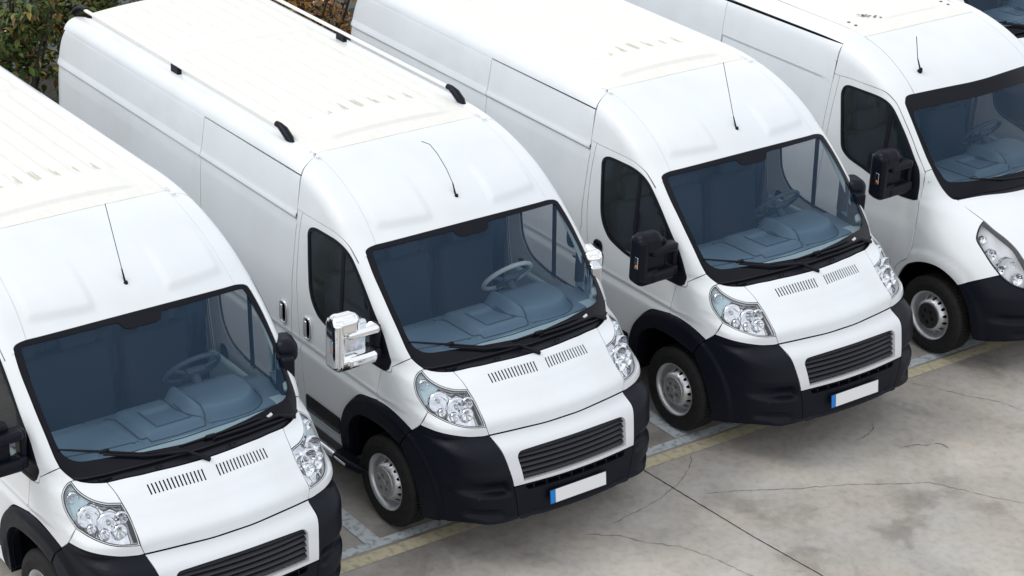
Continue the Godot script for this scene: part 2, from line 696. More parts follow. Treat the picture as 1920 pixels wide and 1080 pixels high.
const LAMP_LOW := [-0.937, 1.122, -0.506, -0.922, 1.113, -0.462, -0.9, 1.101, -0.406, -0.86, 1.086, -0.334, -0.81, 1.072, -0.276, -0.748, 1.06, -0.237, -0.69, 1.052, -0.217, -0.635, 1.047, -0.205]
const LAMP_BAND := [-0.618, 0.985, -0.191, -0.66, 0.983, -0.2, -0.758, 0.993, -0.228, -0.843, 1.007, -0.273, -0.929, 1.017, -0.371, -0.959, 1.018, -0.447, -0.976, 1.013, -0.542]
const SCREEN := [-0.848, 1.363, -0.703, -0.872, 1.39, -0.745, -0.892, 1.421, -0.785, -0.901, 1.478, -0.841, -0.904, 1.587, -0.945, -0.908, 1.764, -1.121, -0.905, 1.902, -1.272, -0.892, 1.999, -1.38]
const SCREEN_TOP := [-0.892, 1.999, -1.38, -0.886, 2.02, -1.404, -0.865, 2.035, -1.416, -0.833, 2.044, -1.419, -0.787, 2.051, -1.417, -0.681, 2.057, -1.402, -0.459, 2.069, -1.38, -0.2, 2.077, -1.366, 0.0, 2.08, -1.362]
const STRIP := [0.0, 1.394, -0.55, -0.205, 1.394, -0.561, -0.354, 1.389, -0.576, -0.499, 1.383, -0.599, -0.664, 1.371, -0.632, -0.766, 1.365, -0.662, -0.805, 1.362, -0.678, -0.848, 1.363, -0.703]
const GLASS := [0.0, 1.436, -0.6, -0.384, 1.441, -0.648, -0.52, 1.444, -0.68, -0.679, 1.443, -0.723, -0.756, 1.444, -0.747, -0.801, 1.452, -0.772, -0.838, 1.475, -0.809, -0.858, 1.507, -0.849, -0.867, 1.584, -0.928, -0.87, 1.797, -1.144, -0.845, 1.995, -1.365, -0.835, 2.016, -1.389, -0.815, 2.023, -1.389, -0.656, 2.032, -1.367, -0.391, 2.043, -1.341, -0.25, 2.046, -1.335, -0.165, 2.047, -1.33, -0.135, 2.012, -1.29, -0.1, 2.004, -1.28, 0.0, 2.004, -1.28]
const DITCH := [-0.745, 2.462, -2.3, -0.752, 2.452, -2.24, -0.752, 2.44, -2.19, -0.75, 2.419, -2.104, -0.752, 2.384, -1.989, -0.756, 2.326, -1.838, -0.763, 2.254, -1.693, -0.772, 2.166, -1.554, -0.787, 2.051, -1.417]
const DOOR_TOP := [-2.132, 2.087, -1.964, 2.089, -1.78, 2.093, -1.672, 2.091, -1.594, 2.076, -1.52, 2.05, -1.47, 2.02, -1.375, 1.95]
const DOOR_FRONT := [-1.375, 1.95, -1.261, 1.862, -1.129, 1.725, -1.052, 1.637, -1.014, 1.582, -0.99, 1.517, -0.942, 1.437, -0.908, 1.357, -0.89, 1.333]
const ARCH_TOP := [-1.034, 1.001, -1.235, 0.961, -1.32, 0.905, -1.397, 0.825, -1.467, 0.72, -1.506, 0.592, -1.504, 0.47]

func wheel_r(p: Vector3) -> float:
	return Vector2(p.z + 0.985, p.y - 0.335).length()

func make_van_panels() -> void:
	body = van_skin(TAIL.long)
	var side := MB.new()
	var mid := MB.new()
	var left := Vector3(-1, 0, 0)
	# --- front
	seams = mid
	var slots := []
	for g in 2:
		for i in 15:
			var x := -0.436 + i * 0.0272
			if g == 1:
				x = -x
			var yb := lerpf(1.268, 1.274, absf(x) / 0.43)
			var zt := -0.436 - 0.03 * absf(x) / 0.43
			slots.append([Vector3(x - 0.0054, 1.305, zt - 0.004), Vector3(x + 0.0054, 1.305, zt - 0.004), Vector3(x + 0.0054, yb - 0.006, zt + 0.066), Vector3(x - 0.0054, yb - 0.006, zt + 0.066)])
	var hood := v3(HOOD_FRONT) + v3(HOOD_SIDE)
	hood.append_array(v3(HOOD_REAR).slice(1))
	var ring := []
	for p in hood:
		ring.append(p)
	for i in range(hood.size() - 2, 0, -1):
		ring.append(Vector3(-hood[i].x, hood[i].y, hood[i].z))
	P.hood = panel(body, ring, Vector3(0, 0.75, 0.66), {"cell": Vector2(0.04, 0.02), "holes": slots, "hole_depth": 0.003, "depth": 0.02, "disp": func(w: Vector3) -> float:
		var crease := 0.0022 * smooth_step(1.21, 1.185, w.y) - 0.0022 * smooth_step(1.185, 1.09, w.y)
		var pad := 0.0
		if absf(absf(w.x) - 0.245) < 0.25 and w.y > 1.25:
			pad = -0.003 * smooth_step(1.318, 1.312, w.y) * smooth_step(0.25, 0.235, absf(absf(w.x) - 0.245))
		return crease + pad, "cv": []})
	P.bay = panel(body, ring, Vector3(0, 0.75, 0.66), {"cell": 0.08, "offset": -0.05, "depth": 0.0, "seam": false, "gap": 0.01})
	var screen := v3(STRIP).slice(0, -1) + v3(SCREEN).slice(0, -1) + v3(SCREEN_TOP)
	var frit := mirrored_ring(screen)
	var pane := mirrored_ring(v3(GLASS))
	var up := Vector3(0, 0.68, 0.73)
	P.frit = panel(body, frit, up, {"cell": 0.05, "holes": [pane], "depth": 0.012, "hole_depth": 0.004, "offset": 0.001})
	P.glass = panel(body, pane, up, {"cell": 0.05, "gap": -0.012, "offset": -0.005, "depth": 0.0, "seam": false})
	var sp := []
	for p in spread(v3(STRIP)):
		sp.append(body.drop(p, up) + Vector3(0, 0.004, 0.004))
	var mbs := MB.new()
	mbs.tube(sp, 0.007, 6)
	P.strip = mbs.mesh()
	var cowl := []
	cowl.append_array(v3(STRIP))
	cowl.append(Vector3(-0.835, 1.345, -0.675))
	cowl.append(Vector3(-0.76, 1.33, -0.62))
	cowl.append(Vector3(-0.664, 1.318, -0.555))
	for p in v3(HOOD_REAR).slice(1):
		cowl.append(p + Vector3(0, -0.028, 0.035))
	P.cowl = panel(body, mirrored_ring(cowl), up, {"cell": 0.03, "depth": 0.0, "seam": false, "gap": 0.0, "disp": func(w: Vector3) -> float:
		return -0.022 - 0.012 * smooth_step(1.36, 1.33, w.y)})
	var top := v3(SCREEN_TOP)
	var ditch := v3(DITCH).map(func(p): return body.drop(p, Vector3(-0.3, 0.8, 0.45).normalized()))
	var domer := [Vector3(0, 2.487, -2.245), Vector3(-0.3, 2.482, -2.253), Vector3(-0.55, 2.47, -2.275)]
	domer.append_array(ditch)
	domer.append_array(top.slice(5))
	P.dome = panel(body, mirrored_ring(domer), Vector3(0, 0.8, 0.6), {"cell": 0.022, "gap": 0.0006, "disp": func(w: Vector3) -> float:
		var ax := absf(absf(w.x) - 0.5)
		var q := smooth_step(0.235, 0.2, ax)
		return 0.02 * q * smooth_step(2.122, 2.16, w.y) * smooth_step(2.42, 2.2, w.y)})
	# --- centre of the bumper and the grille frame
	var fr := v3(HOOD_FRONT).map(func(p): return p + Vector3(0, -0.004, 0.004))
	fr.append_array(v3([-0.617, 0.981, -0.187, -0.61, 0.949, -0.116, -0.604, 0.907, -0.047, -0.585, 0.82, -0.004, -0.566, 0.727, 0.028, -0.555, 0.652, 0.044, -0.47, 0.652, 0.053, -0.2, 0.652, 0.08, 0.0, 0.652, 0.085]))
	var op := v3([0.0, 0.908, 0.015, -0.2, 0.906, 0.008, -0.42, 0.898, -0.008, -0.465, 0.893, -0.012, -0.487, 0.878, -0.009, -0.497, 0.854, -0.002, -0.485, 0.78, 0.02, -0.472, 0.679, 0.053, -0.2, 0.679, 0.075, 0.0, 0.679, 0.08])
	P.frame = panel(body, mirrored_ring(fr), Vector3(0, 0.45, 0.9), {"cell": Vector2(0.05, 0.018), "holes": [mirrored_ring(op)], "hole_depth": 0.05, "depth": 0.02})
	var bumper := v3([0.0, 0.648, 0.085, -0.2, 0.648, 0.08, -0.47, 0.648, 0.055, -0.556, 0.648, 0.044, -0.537, 0.546, 0.053, -0.515, 0.424, 0.055, -0.505, 0.385, 0.05, -0.3, 0.372, 0.07, 0.0, 0.37, 0.075])
	var intake := v3([0.0, 0.642, 0.09, -0.44, 0.642, 0.06, -0.462, 0.638, 0.06, -0.44, 0.604, 0.064, 0.0, 0.604, 0.09])
	P.bumper = panel(body, mirrored_ring(bumper), Vector3(0, 0, 1), {"cell": 0.03, "holes": [mirrored_ring(intake)], "hole_depth": 0.04, "depth": 0.02, "disp": func(w: Vector3) -> float:
		var lip := 0.022 * smooth_step(0.40, 0.385, w.y)
		return lip - 0.012 * smooth_step(0.425, 0.412, w.y) * smooth_step(0.46, 0.42, absf(w.x)) + 0.012 * smooth_step(0.585, 0.578, w.y) * smooth_step(0.44, 0.4, absf(w.x)) * smooth_step(0.56, 0.575, w.y)})
	# --- right front corner; each is mirrored for the other side
	seams = side
	var diag := Vector3(-0.55, 0.3, 0.78)
	var lamp := v3(LAMP_TOP) + v3(LAMP_SIDE).slice(1) + v3(LAMP_LOW).slice(1)
	lamp.append_array(v3([-0.633, 1.107, -0.256, -0.628, 1.183, -0.355]))
	P.lens = panel(body, lamp, diag, {"cell": 0.025, "depth": 0.0, "gap": 0.004, "seam": false, "offset": -0.001})
	P.lamp_rim = panel(body, lamp, diag, {"cell": 0.03, "depth": 0.05, "gap": 0.003, "offset": -0.004, "holes": [shrunk(lamp, diag, 0.007)], "hole_depth": 0.004, "soft": true})
	P.lamp_bowl = panel(body, lamp, diag, {"cell": 0.02, "depth": 0.0, "gap": 0.006, "seam": false, "disp": func(w: Vector3) -> float:
		return -0.062 - 0.012 * sin(w.x * 58.0 + w.z * 9.0) * sin(w.y * 50.0 + w.z * 26.0)})
	var rear_edge := v3([-0.835, 1.358, -0.688, -0.811, 1.351, -0.664, -0.758, 1.342, -0.628, -0.7, 1.338, -0.599, -0.664, 1.337, -0.584])
	var sur := rear_edge.duplicate()
	sur.append_array(v3([-0.648, 1.298, -0.512]))
	sur.append_array(v3(LAMP_TOP))
	P.surround = panel(body, sur, Vector3(-0.3, 0.75, 0.6), {"cell": 0.025})
	var under := v3(LAMP_LOW) + v3(LAMP_BAND)
	P.under = panel(body, under, Vector3(-0.5, 0.15, 0.8), {"cell": 0.02})
	var fender := v3([-0.988, 1.333, -0.89, -0.892, 1.421, -0.785, -0.872, 1.39, -0.745, -0.847, 1.365, -0.704, -0.835, 1.358, -0.688])
	fender.append_array(v3(LAMP_SIDE))
	fender.append_array(v3([-0.976, 1.013, -0.542, -0.988, 0.934, -0.624, -1.0, 0.965, -0.70, -1.005, 0.99, -0.80, -1.01, 1.003, -0.92, -1.02, 1.001, -1.034, -1.02, 1.10, -1.025, -1.01, 1.272, -0.996, -1.007, 1.281, -0.932, -1.004, 1.288, -0.893, -0.998, 1.304, -0.881]))
	P.fender = panel(body, fender, Vector3(-0.85, 0.2, 0.5), {"cell": 0.022})
	var pillar := v3([-0.892, 1.421, -0.785, -0.988, 1.333, -0.89])
	var df := zy(DOOR_FRONT)
	df.reverse()
	pillar.append_array(df.slice(1))
	var sc := v3(SCREEN)
	sc.reverse()
	pillar.append_array(sc.slice(0, 6))
	P.pillar = panel(body, pillar, Vector3(-0.8, 0.35, 0.48), {"cell": 0.025})
	var corner := v3([-0.988, 0.934, -0.624])
	var lb := v3(LAMP_BAND)
	lb.reverse()
	corner.append_array(lb)
	corner.append_array(v3([-0.61, 0.949, -0.116, -0.604, 0.907, -0.047, -0.585, 0.82, -0.004, -0.566, 0.727, 0.028, -0.556, 0.652, 0.044, -0.537, 0.546, 0.053, -0.515, 0.424, 0.055, -0.505, 0.385, 0.05, -0.602, 0.378, 0.035, -0.694, 0.37, -0.002, -0.772, 0.364, -0.057, -0.871, 0.341, -0.204, -0.915, 0.296, -0.364, -0.938, 0.256, -0.51, -0.948, 0.365, -0.533, -0.961, 0.49, -0.575, -0.976, 0.636, -0.638, -0.988, 0.734, -0.704, -0.992, 0.774, -0.733, -0.992, 0.856, -0.688]))
	P.corner = panel(body, corner, Vector3(-0.62, 0.1, 0.75), {"cell": 0.014, "depth": 0.03, "disp": func(w: Vector3) -> float:
		var r := wheel_r(w)
		var flare := 0.022 * smooth_step(0.665, 0.64, r)
		var e := 0.0
		var inx := smooth_step(0.565, 0.62, absf(w.x)) * smooth_step(0.66, 0.72, r)
		var fade := smooth_step(0.94, 0.80, absf(w.x))
		e -= (0.042 + 0.022 * smooth_step(0.80, 0.70, absf(w.x))) * inx * fade * smooth_step(0.745, 0.64, w.y) * smooth_step(0.585, 0.612, w.y)
		e -= 0.022 * smooth_step(0.60, 0.66, absf(w.x)) * smooth_step(0.88, 0.82, absf(w.x)) * smooth_step(0.50, 0.455, w.y) * smooth_step(0.405, 0.425, w.y)
		e += 0.012 * smooth_step(0.40, 0.385, w.y) * (1.0 - smooth_step(0.72, 0.8, absf(w.x)))
		return flare + e})
	var arch := v3([-0.988, 0.934, -0.624, -1.0, 0.965, -0.70, -1.005, 0.99, -0.80, -1.01, 1.003, -0.92, -1.02, 1.001, -1.034])
	arch.append_array(zy(ARCH_TOP).slice(1))
	arch.append_array(zy([-1.477, 0.37, -1.44, 0.33, -1.40, 0.36, -1.407, 0.474, -1.40, 0.589, -1.35, 0.707, -1.259, 0.785, -1.17, 0.815, -1.085, 0.825, -0.965, 0.819, -0.833, 0.798, -0.733, 0.774]))
	arch.append_array(v3([-0.992, 0.856, -0.688]))
	P.arch = panel(body, arch, Vector3(-0.95, 0.05, 0.3), {"cell": 0.02, "depth": 0.09, "disp": func(w: Vector3) -> float:
		var r := wheel_r(w)
		return 0.003 + 0.026 * smooth_step(0.69, 0.625, r) - 0.014 * smooth_step(0.52, 0.46, r)})
	# --- side
	var win := zy([-2.03, 1.873, -2.036, 1.95, -2.021, 1.991, -1.986, 2.018, -1.927, 2.033, -1.768, 2.039, -1.659, 2.04, -1.563, 2.027, -1.472, 1.99, -1.385, 1.925, -1.269, 1.816, -1.142, 1.683, -1.036, 1.571, -0.99, 1.515, -0.942, 1.434, -0.912, 1.357, -0.91, 1.31, -0.95, 1.282, -1.10, 1.274, -1.35, 1.276, -1.626, 1.291, -1.774, 1.321, -1.866, 1.354, -1.947, 1.432, -1.991, 1.524, -2.012, 1.662])
	var door := zy(DOOR_TOP) + zy(DOOR_FRONT).slice(1)
	door.append_array(zy([-0.881, 1.304, -0.893, 1.288, -0.932, 1.281, -0.996, 1.272, -1.025, 1.10]))
	door.append_array(zy(ARCH_TOP))
	door.append_array(zy([-1.502, 0.43, -2.02, 0.43, -2.035, 0.45, -2.05, 0.62, -2.068, 0.768, -2.09, 0.996, -2.115, 1.125, -2.142, 1.278, -2.166, 1.455, -2.173, 1.599, -2.162, 1.824]))
	var creases := [0.93, 0.965, 0.985, 1.005, 1.022, 1.035, 1.05, 1.062, 1.075, 1.085]
	P.door = panel(body, door, left, {"cell": 0.045, "gap": 0.0038, "cv": creases, "holes": [win], "hole_depth": 0.012})
	P.win_seal = panel(body, win, left, {"cell": 0.04, "gap": -0.002, "offset": 0.003, "depth": 0.01, "holes": [shrunk(win, left, 0.024)], "hole_depth": 0.012, "seam": false})
	P.win = panel(body, win, left, {"cell": 0.06, "gap": 0.012, "offset": -0.006, "depth": 0.0, "seam": false})
	P.win_bar = panel(body, zy([-1.575, 1.285, -1.575, 2.03, -1.535, 2.015, -1.535, 1.28]), left, {"cell": 0.05, "gap": 0.0, "offset": -0.002, "depth": 0.012, "seam": false, "soft": false})
	P.win_corner = panel(body, zy([-1.19, 1.727, -1.142, 1.678, -1.036, 1.568, -0.992, 1.512, -0.945, 1.432, -0.915, 1.357, -0.915, 1.31, -0.955, 1.286, -1.10, 1.278, -1.16, 1.30]), left, {"cell": 0.05, "gap": 0.004, "offset": -0.001, "depth": 0.008, "seam": false})
	P.rub = panel(body, zy([-2.02, 0.61, -1.555, 0.61, -1.545, 0.60, -1.545, 0.483, -1.555, 0.473, -2.02, 0.473]), left, {"cell": 0.06, "gap": 0.0, "offset": 0.012, "depth": 0.02, "seam": false})
	P.sill = panel(body, zy([-1.50, 0.425, -1.475, 0.36, -1.46, 0.33, -4.55, 0.33, -4.55, 0.425]), left, {"cell": 0.08, "seam": false, "soft": false})
	P.bpost = panel(body, zy([-2.132, 2.087, -2.162, 1.824, -2.173, 1.599, -2.166, 1.455, -2.142, 1.278, -2.115, 1.125, -2.09, 0.996, -2.068, 0.768, -2.05, 0.62, -2.035, 0.45, -2.20, 0.45, -2.222, 0.8, -2.225, 1.071, -2.236, 1.274, -2.228, 1.326, -2.238, 1.48, -2.228, 1.652, -2.208, 1.878, -2.2, 2.03, -2.204, 2.089]), left, {"cell": 0.06, "gap": 0.0036, "cv": creases})
	var ledges := [1.90, 1.95, 2.0, 2.0125, 2.0175, 2.025, 2.03, 2.05, 2.08, 2.10]
	P.slide = panel(body, zy([-2.216, 2.345, -2.205, 2.089, -2.2, 2.03, -2.208, 1.878, -2.228, 1.652, -2.238, 1.48, -2.228, 1.326, -2.236, 1.274, -2.225, 1.071, -2.222, 0.8, -2.20, 0.43, -3.56, 0.43, -3.60, 1.0, -3.645, 1.6, -3.66, 2.0, -3.655, 2.345]), left, {"cell": 0.06, "gap": 0.0038, "cv": creases + ledges, "corner": 20.0})
	P.dome_side = panel(body, ditch + v3([-0.833, 2.044, -1.419, -0.865, 2.035, -1.416, -0.886, 2.02, -1.404, -0.892, 1.999, -1.38, -0.954, 1.95, -1.375, -0.956, 2.026, -1.478, -0.959, 2.05, -1.52, -0.966, 2.076, -1.594, -0.97, 2.091, -1.672, -0.97, 2.093, -1.78, -0.971, 2.089, -1.964, -0.971, 2.087, -2.132, -0.971, 2.088, -2.205, -0.93, 2.25, -2.212, -0.902, 2.364, -2.218, -0.86, 2.42, -2.23, -0.80, 2.455, -2.26]), Vector3(-0.78, 0.52, 0.35), {"cell": 0.03, "gap": 0.0006})
	for kind in ["long", "short"]:
		var sk := body if kind == "long" else van_skin(TAIL.short)
		var e: float = TAIL[kind]
		P["rear_" + kind] = panel(sk, zy(rear_outline(e)), left, {"cell": 0.07, "cv": creases + ledges + [2.33, 2.34, 2.345], "corner": 20.0, "disp": func(w: Vector3) -> float:
			return -0.003 * smooth_step(2.33, 2.345, w.y)})
		P["cant_" + kind] = panel(sk, [sk.drop(Vector3(-0.9, 2.351, -2.22), Vector3(-1, 0, 0))] + v3([ -0.86, 2.42, -2.232, -0.80, 2.452, -2.262]) + [sk.drop(Vector3(-0.7575, 2.47, -2.30), Vector3.UP), sk.drop(Vector3(-0.7575, 2.47, -2.38), Vector3.UP), sk.drop(Vector3(-0.7575, 2.47, -2.48), Vector3.UP), sk.drop(Vector3(-0.7575, 2.47, -2.6), Vector3.UP), sk.drop(Vector3(-0.7575, 2.47, -2.8), Vector3.UP), sk.drop(Vector3(-0.7575, 2.47, -4.0), Vector3.UP), sk.drop(Vector3(-0.7575, 2.47, e + 0.35), Vector3.UP), Vector3(-0.78, 2.40, e + 0.19)] + [sk.drop(Vector3(-0.9, 2.351, e + 0.16), Vector3(-1, 0, 0)), sk.drop(Vector3(-0.9, 2.351, -3.6), Vector3(-1, 0, 0))], Vector3(-0.7, 0.7, 0), {"cell": Vector2(0.12, 0.02), "soft": false, "gap": 0.0, "disp": func(w: Vector3) -> float:
			return 0.001 - 0.007 * smooth_step(0.79, 0.775, absf(w.x))})
		seams = mid
		P["roof_" + kind] = panel(sk, mirrored_ring(v3([0.0, 2.5, -2.249, -0.3, 2.49, -2.257, -0.55, 2.475, -2.279, -0.745, 2.46, -2.304, -0.757, 2.46, -2.33, -0.757, 2.46, e + 0.36, -0.7, 2.46, e + 0.22, 0.0, 2.46, e + 0.17])), Vector3.UP, {"cell": Vector2(0.0125, 0.07), "gap": 0.0003, "soft": false, "cv": [2.405, 2.435, 2.40, 2.42, 2.44, 2.46, 2.77, 2.79, 2.81, 4.66, 4.68, 4.70, 4.76, 4.78, 4.80], "disp": func(w: Vector3) -> float:
			var z := -w.z
			var ax := absf(w.x)
			var rib := 0.5 - 0.5 * cos(TAU * (w.x + 0.04) / 0.15)
			rib = smooth_step(0.25, 0.75, rib) * smooth_step(0.69, 0.64, ax)
			var along := smooth_step(2.768, 2.792, z) * smooth_step(4.62, 4.58, z) + smooth_step(4.84, 4.92, z) * smooth_step(-e - 0.35, -e - 0.45, z)
			var h := -0.013 * rib * along
			h += 0.017 * smooth_step(2.405, 2.435, z) * smooth_step(0.58, 0.46, ax) * smooth_step(2.95, 2.6, z)
			h += 0.007 * smooth_step(4.665, 4.685, z) * smooth_step(4.795, 4.775, z) * smooth_step(0.72, 0.7, ax)
			h -= 0.006 * smooth_step(0.735, 0.755, ax)
			return h})
		seams = side
		var cap := MB.new()
		cap.rbox(Vector3(0, 1.36, e + 0.10), Vector3(1.80, 1.88, 0.12), 0.05)
		P["tail_" + kind] = cap.mesh()
	P.seams_side = side.mesh()
	P.seams_mid = mid.mesh()
	seams = null

func rear_outline(e: float) -> Array:
	var z2 := -5.40
	return [-3.655, 2.362, -3.66, 2.0, -3.645, 1.6, -3.60, 1.0, -3.56, 0.43, z2 + 0.84, 0.43, z2 + 0.82, 0.62, z2 + 0.7, 0.80, z2 + 0.42, 0.87, z2 + 0.14, 0.80, z2 + 0.02, 0.62, z2, 0.43, e + 0.03, 0.43, e + 0.02, 1.0, e + 0.03, 1.6, e + 0.06, 2.0, e + 0.13, 2.25, e + 0.19, 2.362]

func mirrored_ring(half: Array) -> Array:       # half outline from middle to middle -> whole ring
	var o := half.duplicate()
	for i in range(half.size() - 1, -1, -1):
		var p: Vector3 = half[i]
		if absf(p.x) > 0.004:
			o.append(Vector3(-p.x, p.y, p.z))
	return o

func shrunk(ring: Array, dir: Vector3, by: float) -> Array:
	var D := dir.normalized()
	var U := Vector3.UP.cross(D).normalized()
	var V := D.cross(U)
	var q := PackedVector2Array()
	var level := 0.0
	for p in ring:
		q.append(Vector2(p.dot(U), p.dot(V)))
		level += p.dot(D) / ring.size()
	var o := []
	for p in biggest(Geometry2D.offset_polygon(rounded(q), -by, Geometry2D.JOIN_ROUND)):
		o.append(U * p.x + V * p.y + D * level)
	var thin := []
	for p in o:
		if thin.size() == 0 or thin[thin.size() - 1].distance_to(p) > 0.012:
			thin.append(p)
	return thin

func spread(half: Array) -> Array:               # line from the middle outwards -> whole line from right to left
	var o := []
	for i in range(half.size() - 1, 0, -1):
		o.append(half[i])
	for p in half:
		o.append(Vector3(-p.x, p.y, p.z))
	return o

# ------------------------------------------------------------------ wheels, mirrors, cab: shared by all vans
var W := {}

func circle(c: Vector2, r: float, k: int) -> PackedVector2Array:
	var o := PackedVector2Array()
	for i in k:
		o.append(c + Vector2(cos(TAU * i / k), sin(TAU * i / k)) * r)
	return o

func make_wheel_meshes() -> void:
	# axis of the wheel is the local y axis, outer face towards +y
	var t := MB.new()
	var prof := [Vector2(0.212, 0.075), Vector2(0.222, 0.098), Vector2(0.245, 0.106), Vector2(0.285, 0.108), Vector2(0.288, 0.1095), Vector2(0.291, 0.108), Vector2(0.318, 0.103), Vector2(0.335, 0.095), Vector2(0.346, 0.082), Vector2(0.351, 0.066)]
	t.lathe(prof, Transform3D.IDENTITY, 72, 0.3)
	# tread: blocks with sipes
	var segs := 144
	var lanes := [[0.066, 0.045], [0.036, 0.006], [-0.004, -0.034], [-0.043, -0.082]]
	var base := [Vector2(0.351, 0.066), Vector2(0.344, 0.05), Vector2(0.344, -0.05), Vector2(0.351, -0.066), Vector2(0.33, -0.1), Vector2(0.25, -0.108), Vector2(0.21, -0.08)]
	t.lathe(base, Transform3D.IDENTITY, 72, 0.3)
	for k in segs / 2:
		for ln in lanes.size():
			var a0 := TAU * (k * 2 + (ln % 2) * 0.7) / segs
			var a1 := a0 + TAU / segs * 1.55
			var y0: float = lanes[ln][0]
			var y1: float = lanes[ln][1]
			var sk := 0.012 if ln % 2 == 0 else -0.012
			var q := []
			for e in [[a0, y0], [a1, y0], [a1 + sk, y1], [a0 + sk, y1]]:
				q.append([Vector3(cos(e[0]) * 0.3555, e[1], sin(e[0]) * 0.3555), Vector3(cos(e[0]) * 0.342, e[1], sin(e[0]) * 0.342)])
			var am := (a0 + a1) * 0.5
			t.flat([q[0][0], q[1][0], q[2][0], q[3][0]], Vector3(cos(am), 0, sin(am)))
			for s in 4:
				var s2 := (s + 1) % 4
				var sd: Vector3 = (q[s2][0] - q[s][0]).cross(q[s][0] - q[s][1]).normalized()
				var cc: Vector3 = (q[0][0] + q[2][0]) * 0.5
				if sd.dot((q[s][0] + q[s2][0]) * 0.5 - cc) < 0.0:
					sd = -sd
				t.flat([q[s][0], q[s2][0], q[s2][1], q[s][1]], sd)
	W.tyre = t.mesh()
	# steel rim: outer flange and barrel, then a pierced disc
	var r := MB.new()
	r.lathe([Vector2(0.214, 0.07), Vector2(0.224, 0.094), Vector2(0.221, 0.101), Vector2(0.213, 0.099), Vector2(0.206, 0.085), Vector2(0.198, 0.076), Vector2(0.19, 0.045), Vector2(0.187, 0.01), Vector2(0.187, -0.05)], Transform3D.IDENTITY, 64, 0.35)
	var holes := []
	for i in 15:
		var a := TAU * (i + 0.3) / 15
		holes.append(circle(Vector2(cos(a), sin(a)) * 0.158, 0.0145, 12))
	holes.append(circle(Vector2.ZERO, 0.112, 48))
	var face := func(rr: float) -> float:
		return lerpf(0.035, 0.108, smooth_step(0.19, 0.114, rr))
	var lift := func(p: Vector2) -> Array:
		var rr := p.length()
		var sl: float = (face.call(rr + 0.002) - face.call(rr - 0.002)) / 0.004
		var d := p / maxf(rr, 0.001)
		return [Vector3(p.x, face.call(rr), p.y), Vector3(-d.x * sl, 1, -d.y * sl).normalized()]
	tessellate(r, circle(Vector2.ZERO, 0.188, 64), holes, Vector2(0.016, 0.016), lift)
	for h in holes.size() - 1:
		flange(r, holes[h], lift, 0.012)
	W.rim = r.mesh()
	var b := MB.new()
	b.lathe([Vector2(0.19, -0.005), Vector2(0.0, -0.005)], Transform3D.IDENTITY, 32)
	W.brake = b.mesh()
	var c := MB.new()
	c.lathe([Vector2(0.116, 0.098), Vector2(0.117, 0.112), Vector2(0.112, 0.118), Vector2(0.105, 0.118), Vector2(0.100, 0.112), Vector2(0.096, 0.113)], Transform3D.IDENTITY, 48, 0.5)
	var bolts := []
	for i in 5:
		var a := TAU * (i + 0.15) / 5
		bolts.append(circle(Vector2(cos(a), sin(a)) * 0.056, 0.0165, 14))
	var lift2 := func(p: Vector2) -> Array:
		return [Vector3(p.x, 0.113 + 0.006 * smooth_step(0.096, 0.05, p.length()), p.y), Vector3.UP]
	tessellate(c, circle(Vector2.ZERO, 0.097, 40), bolts, Vector2(0.02, 0.02), lift2)
	for h in bolts:
		flange(c, h, lift2, 0.022)
	c.lathe([Vector2(0.034, 0.117), Vector2(0.034, 0.128), Vector2(0.028, 0.131), Vector2(0.02, 0.129), Vector2(0.0, 0.129)], Transform3D.IDENTITY, 24, 0.5)
	for i in 5:
		var a := TAU * (i + 0.65) / 5
		c.rbox(Vector3(cos(a) * 0.074, 0.119, sin(a) * 0.074), Vector3(0.034, 0.006, 0.007), 0.003, Basis(Vector3.UP, -a), 1)
	W.hub = c.mesh()
	var nuts := MB.new()
	for i in 5:
		var a := TAU * (i + 0.15) / 5
		nuts.lathe([Vector2(0.009, 0.09), Vector2(0.009, 0.106), Vector2(0.0, 0.106)], Transform3D(Basis.IDENTITY, Vector3(cos(a) * 0.056, 0, sin(a) * 0.056)), 6, 2.0)
	W.nuts = nuts.mesh()

func add_wheel(van: Node3D, at: Vector3, turn: float, dark_hub := false, steer := 0.0) -> void:
	var w := Node3D.new()
	w.name = "wheel"
	van.add_child(w, true)
	w.position = at
	w.basis = Basis(Vector3.UP, steer) * Basis(Vector3(0, 0, 1), PI / 2 if at.x < 0.0 else -PI / 2) * Basis(Vector3.UP, turn)
	put("tyre", W.tyre, M.rubber, w)
	put("rim", W.rim, M.steel, w)
	put("brake_disc", W.brake, M.dark, w)
	put("hub_cap", W.hub, M.steel_dark if dark_hub else M.hub, w)
	put("wheel_bolts", W.nuts, M.steel_dark, w).set_meta("kind", "stuff")

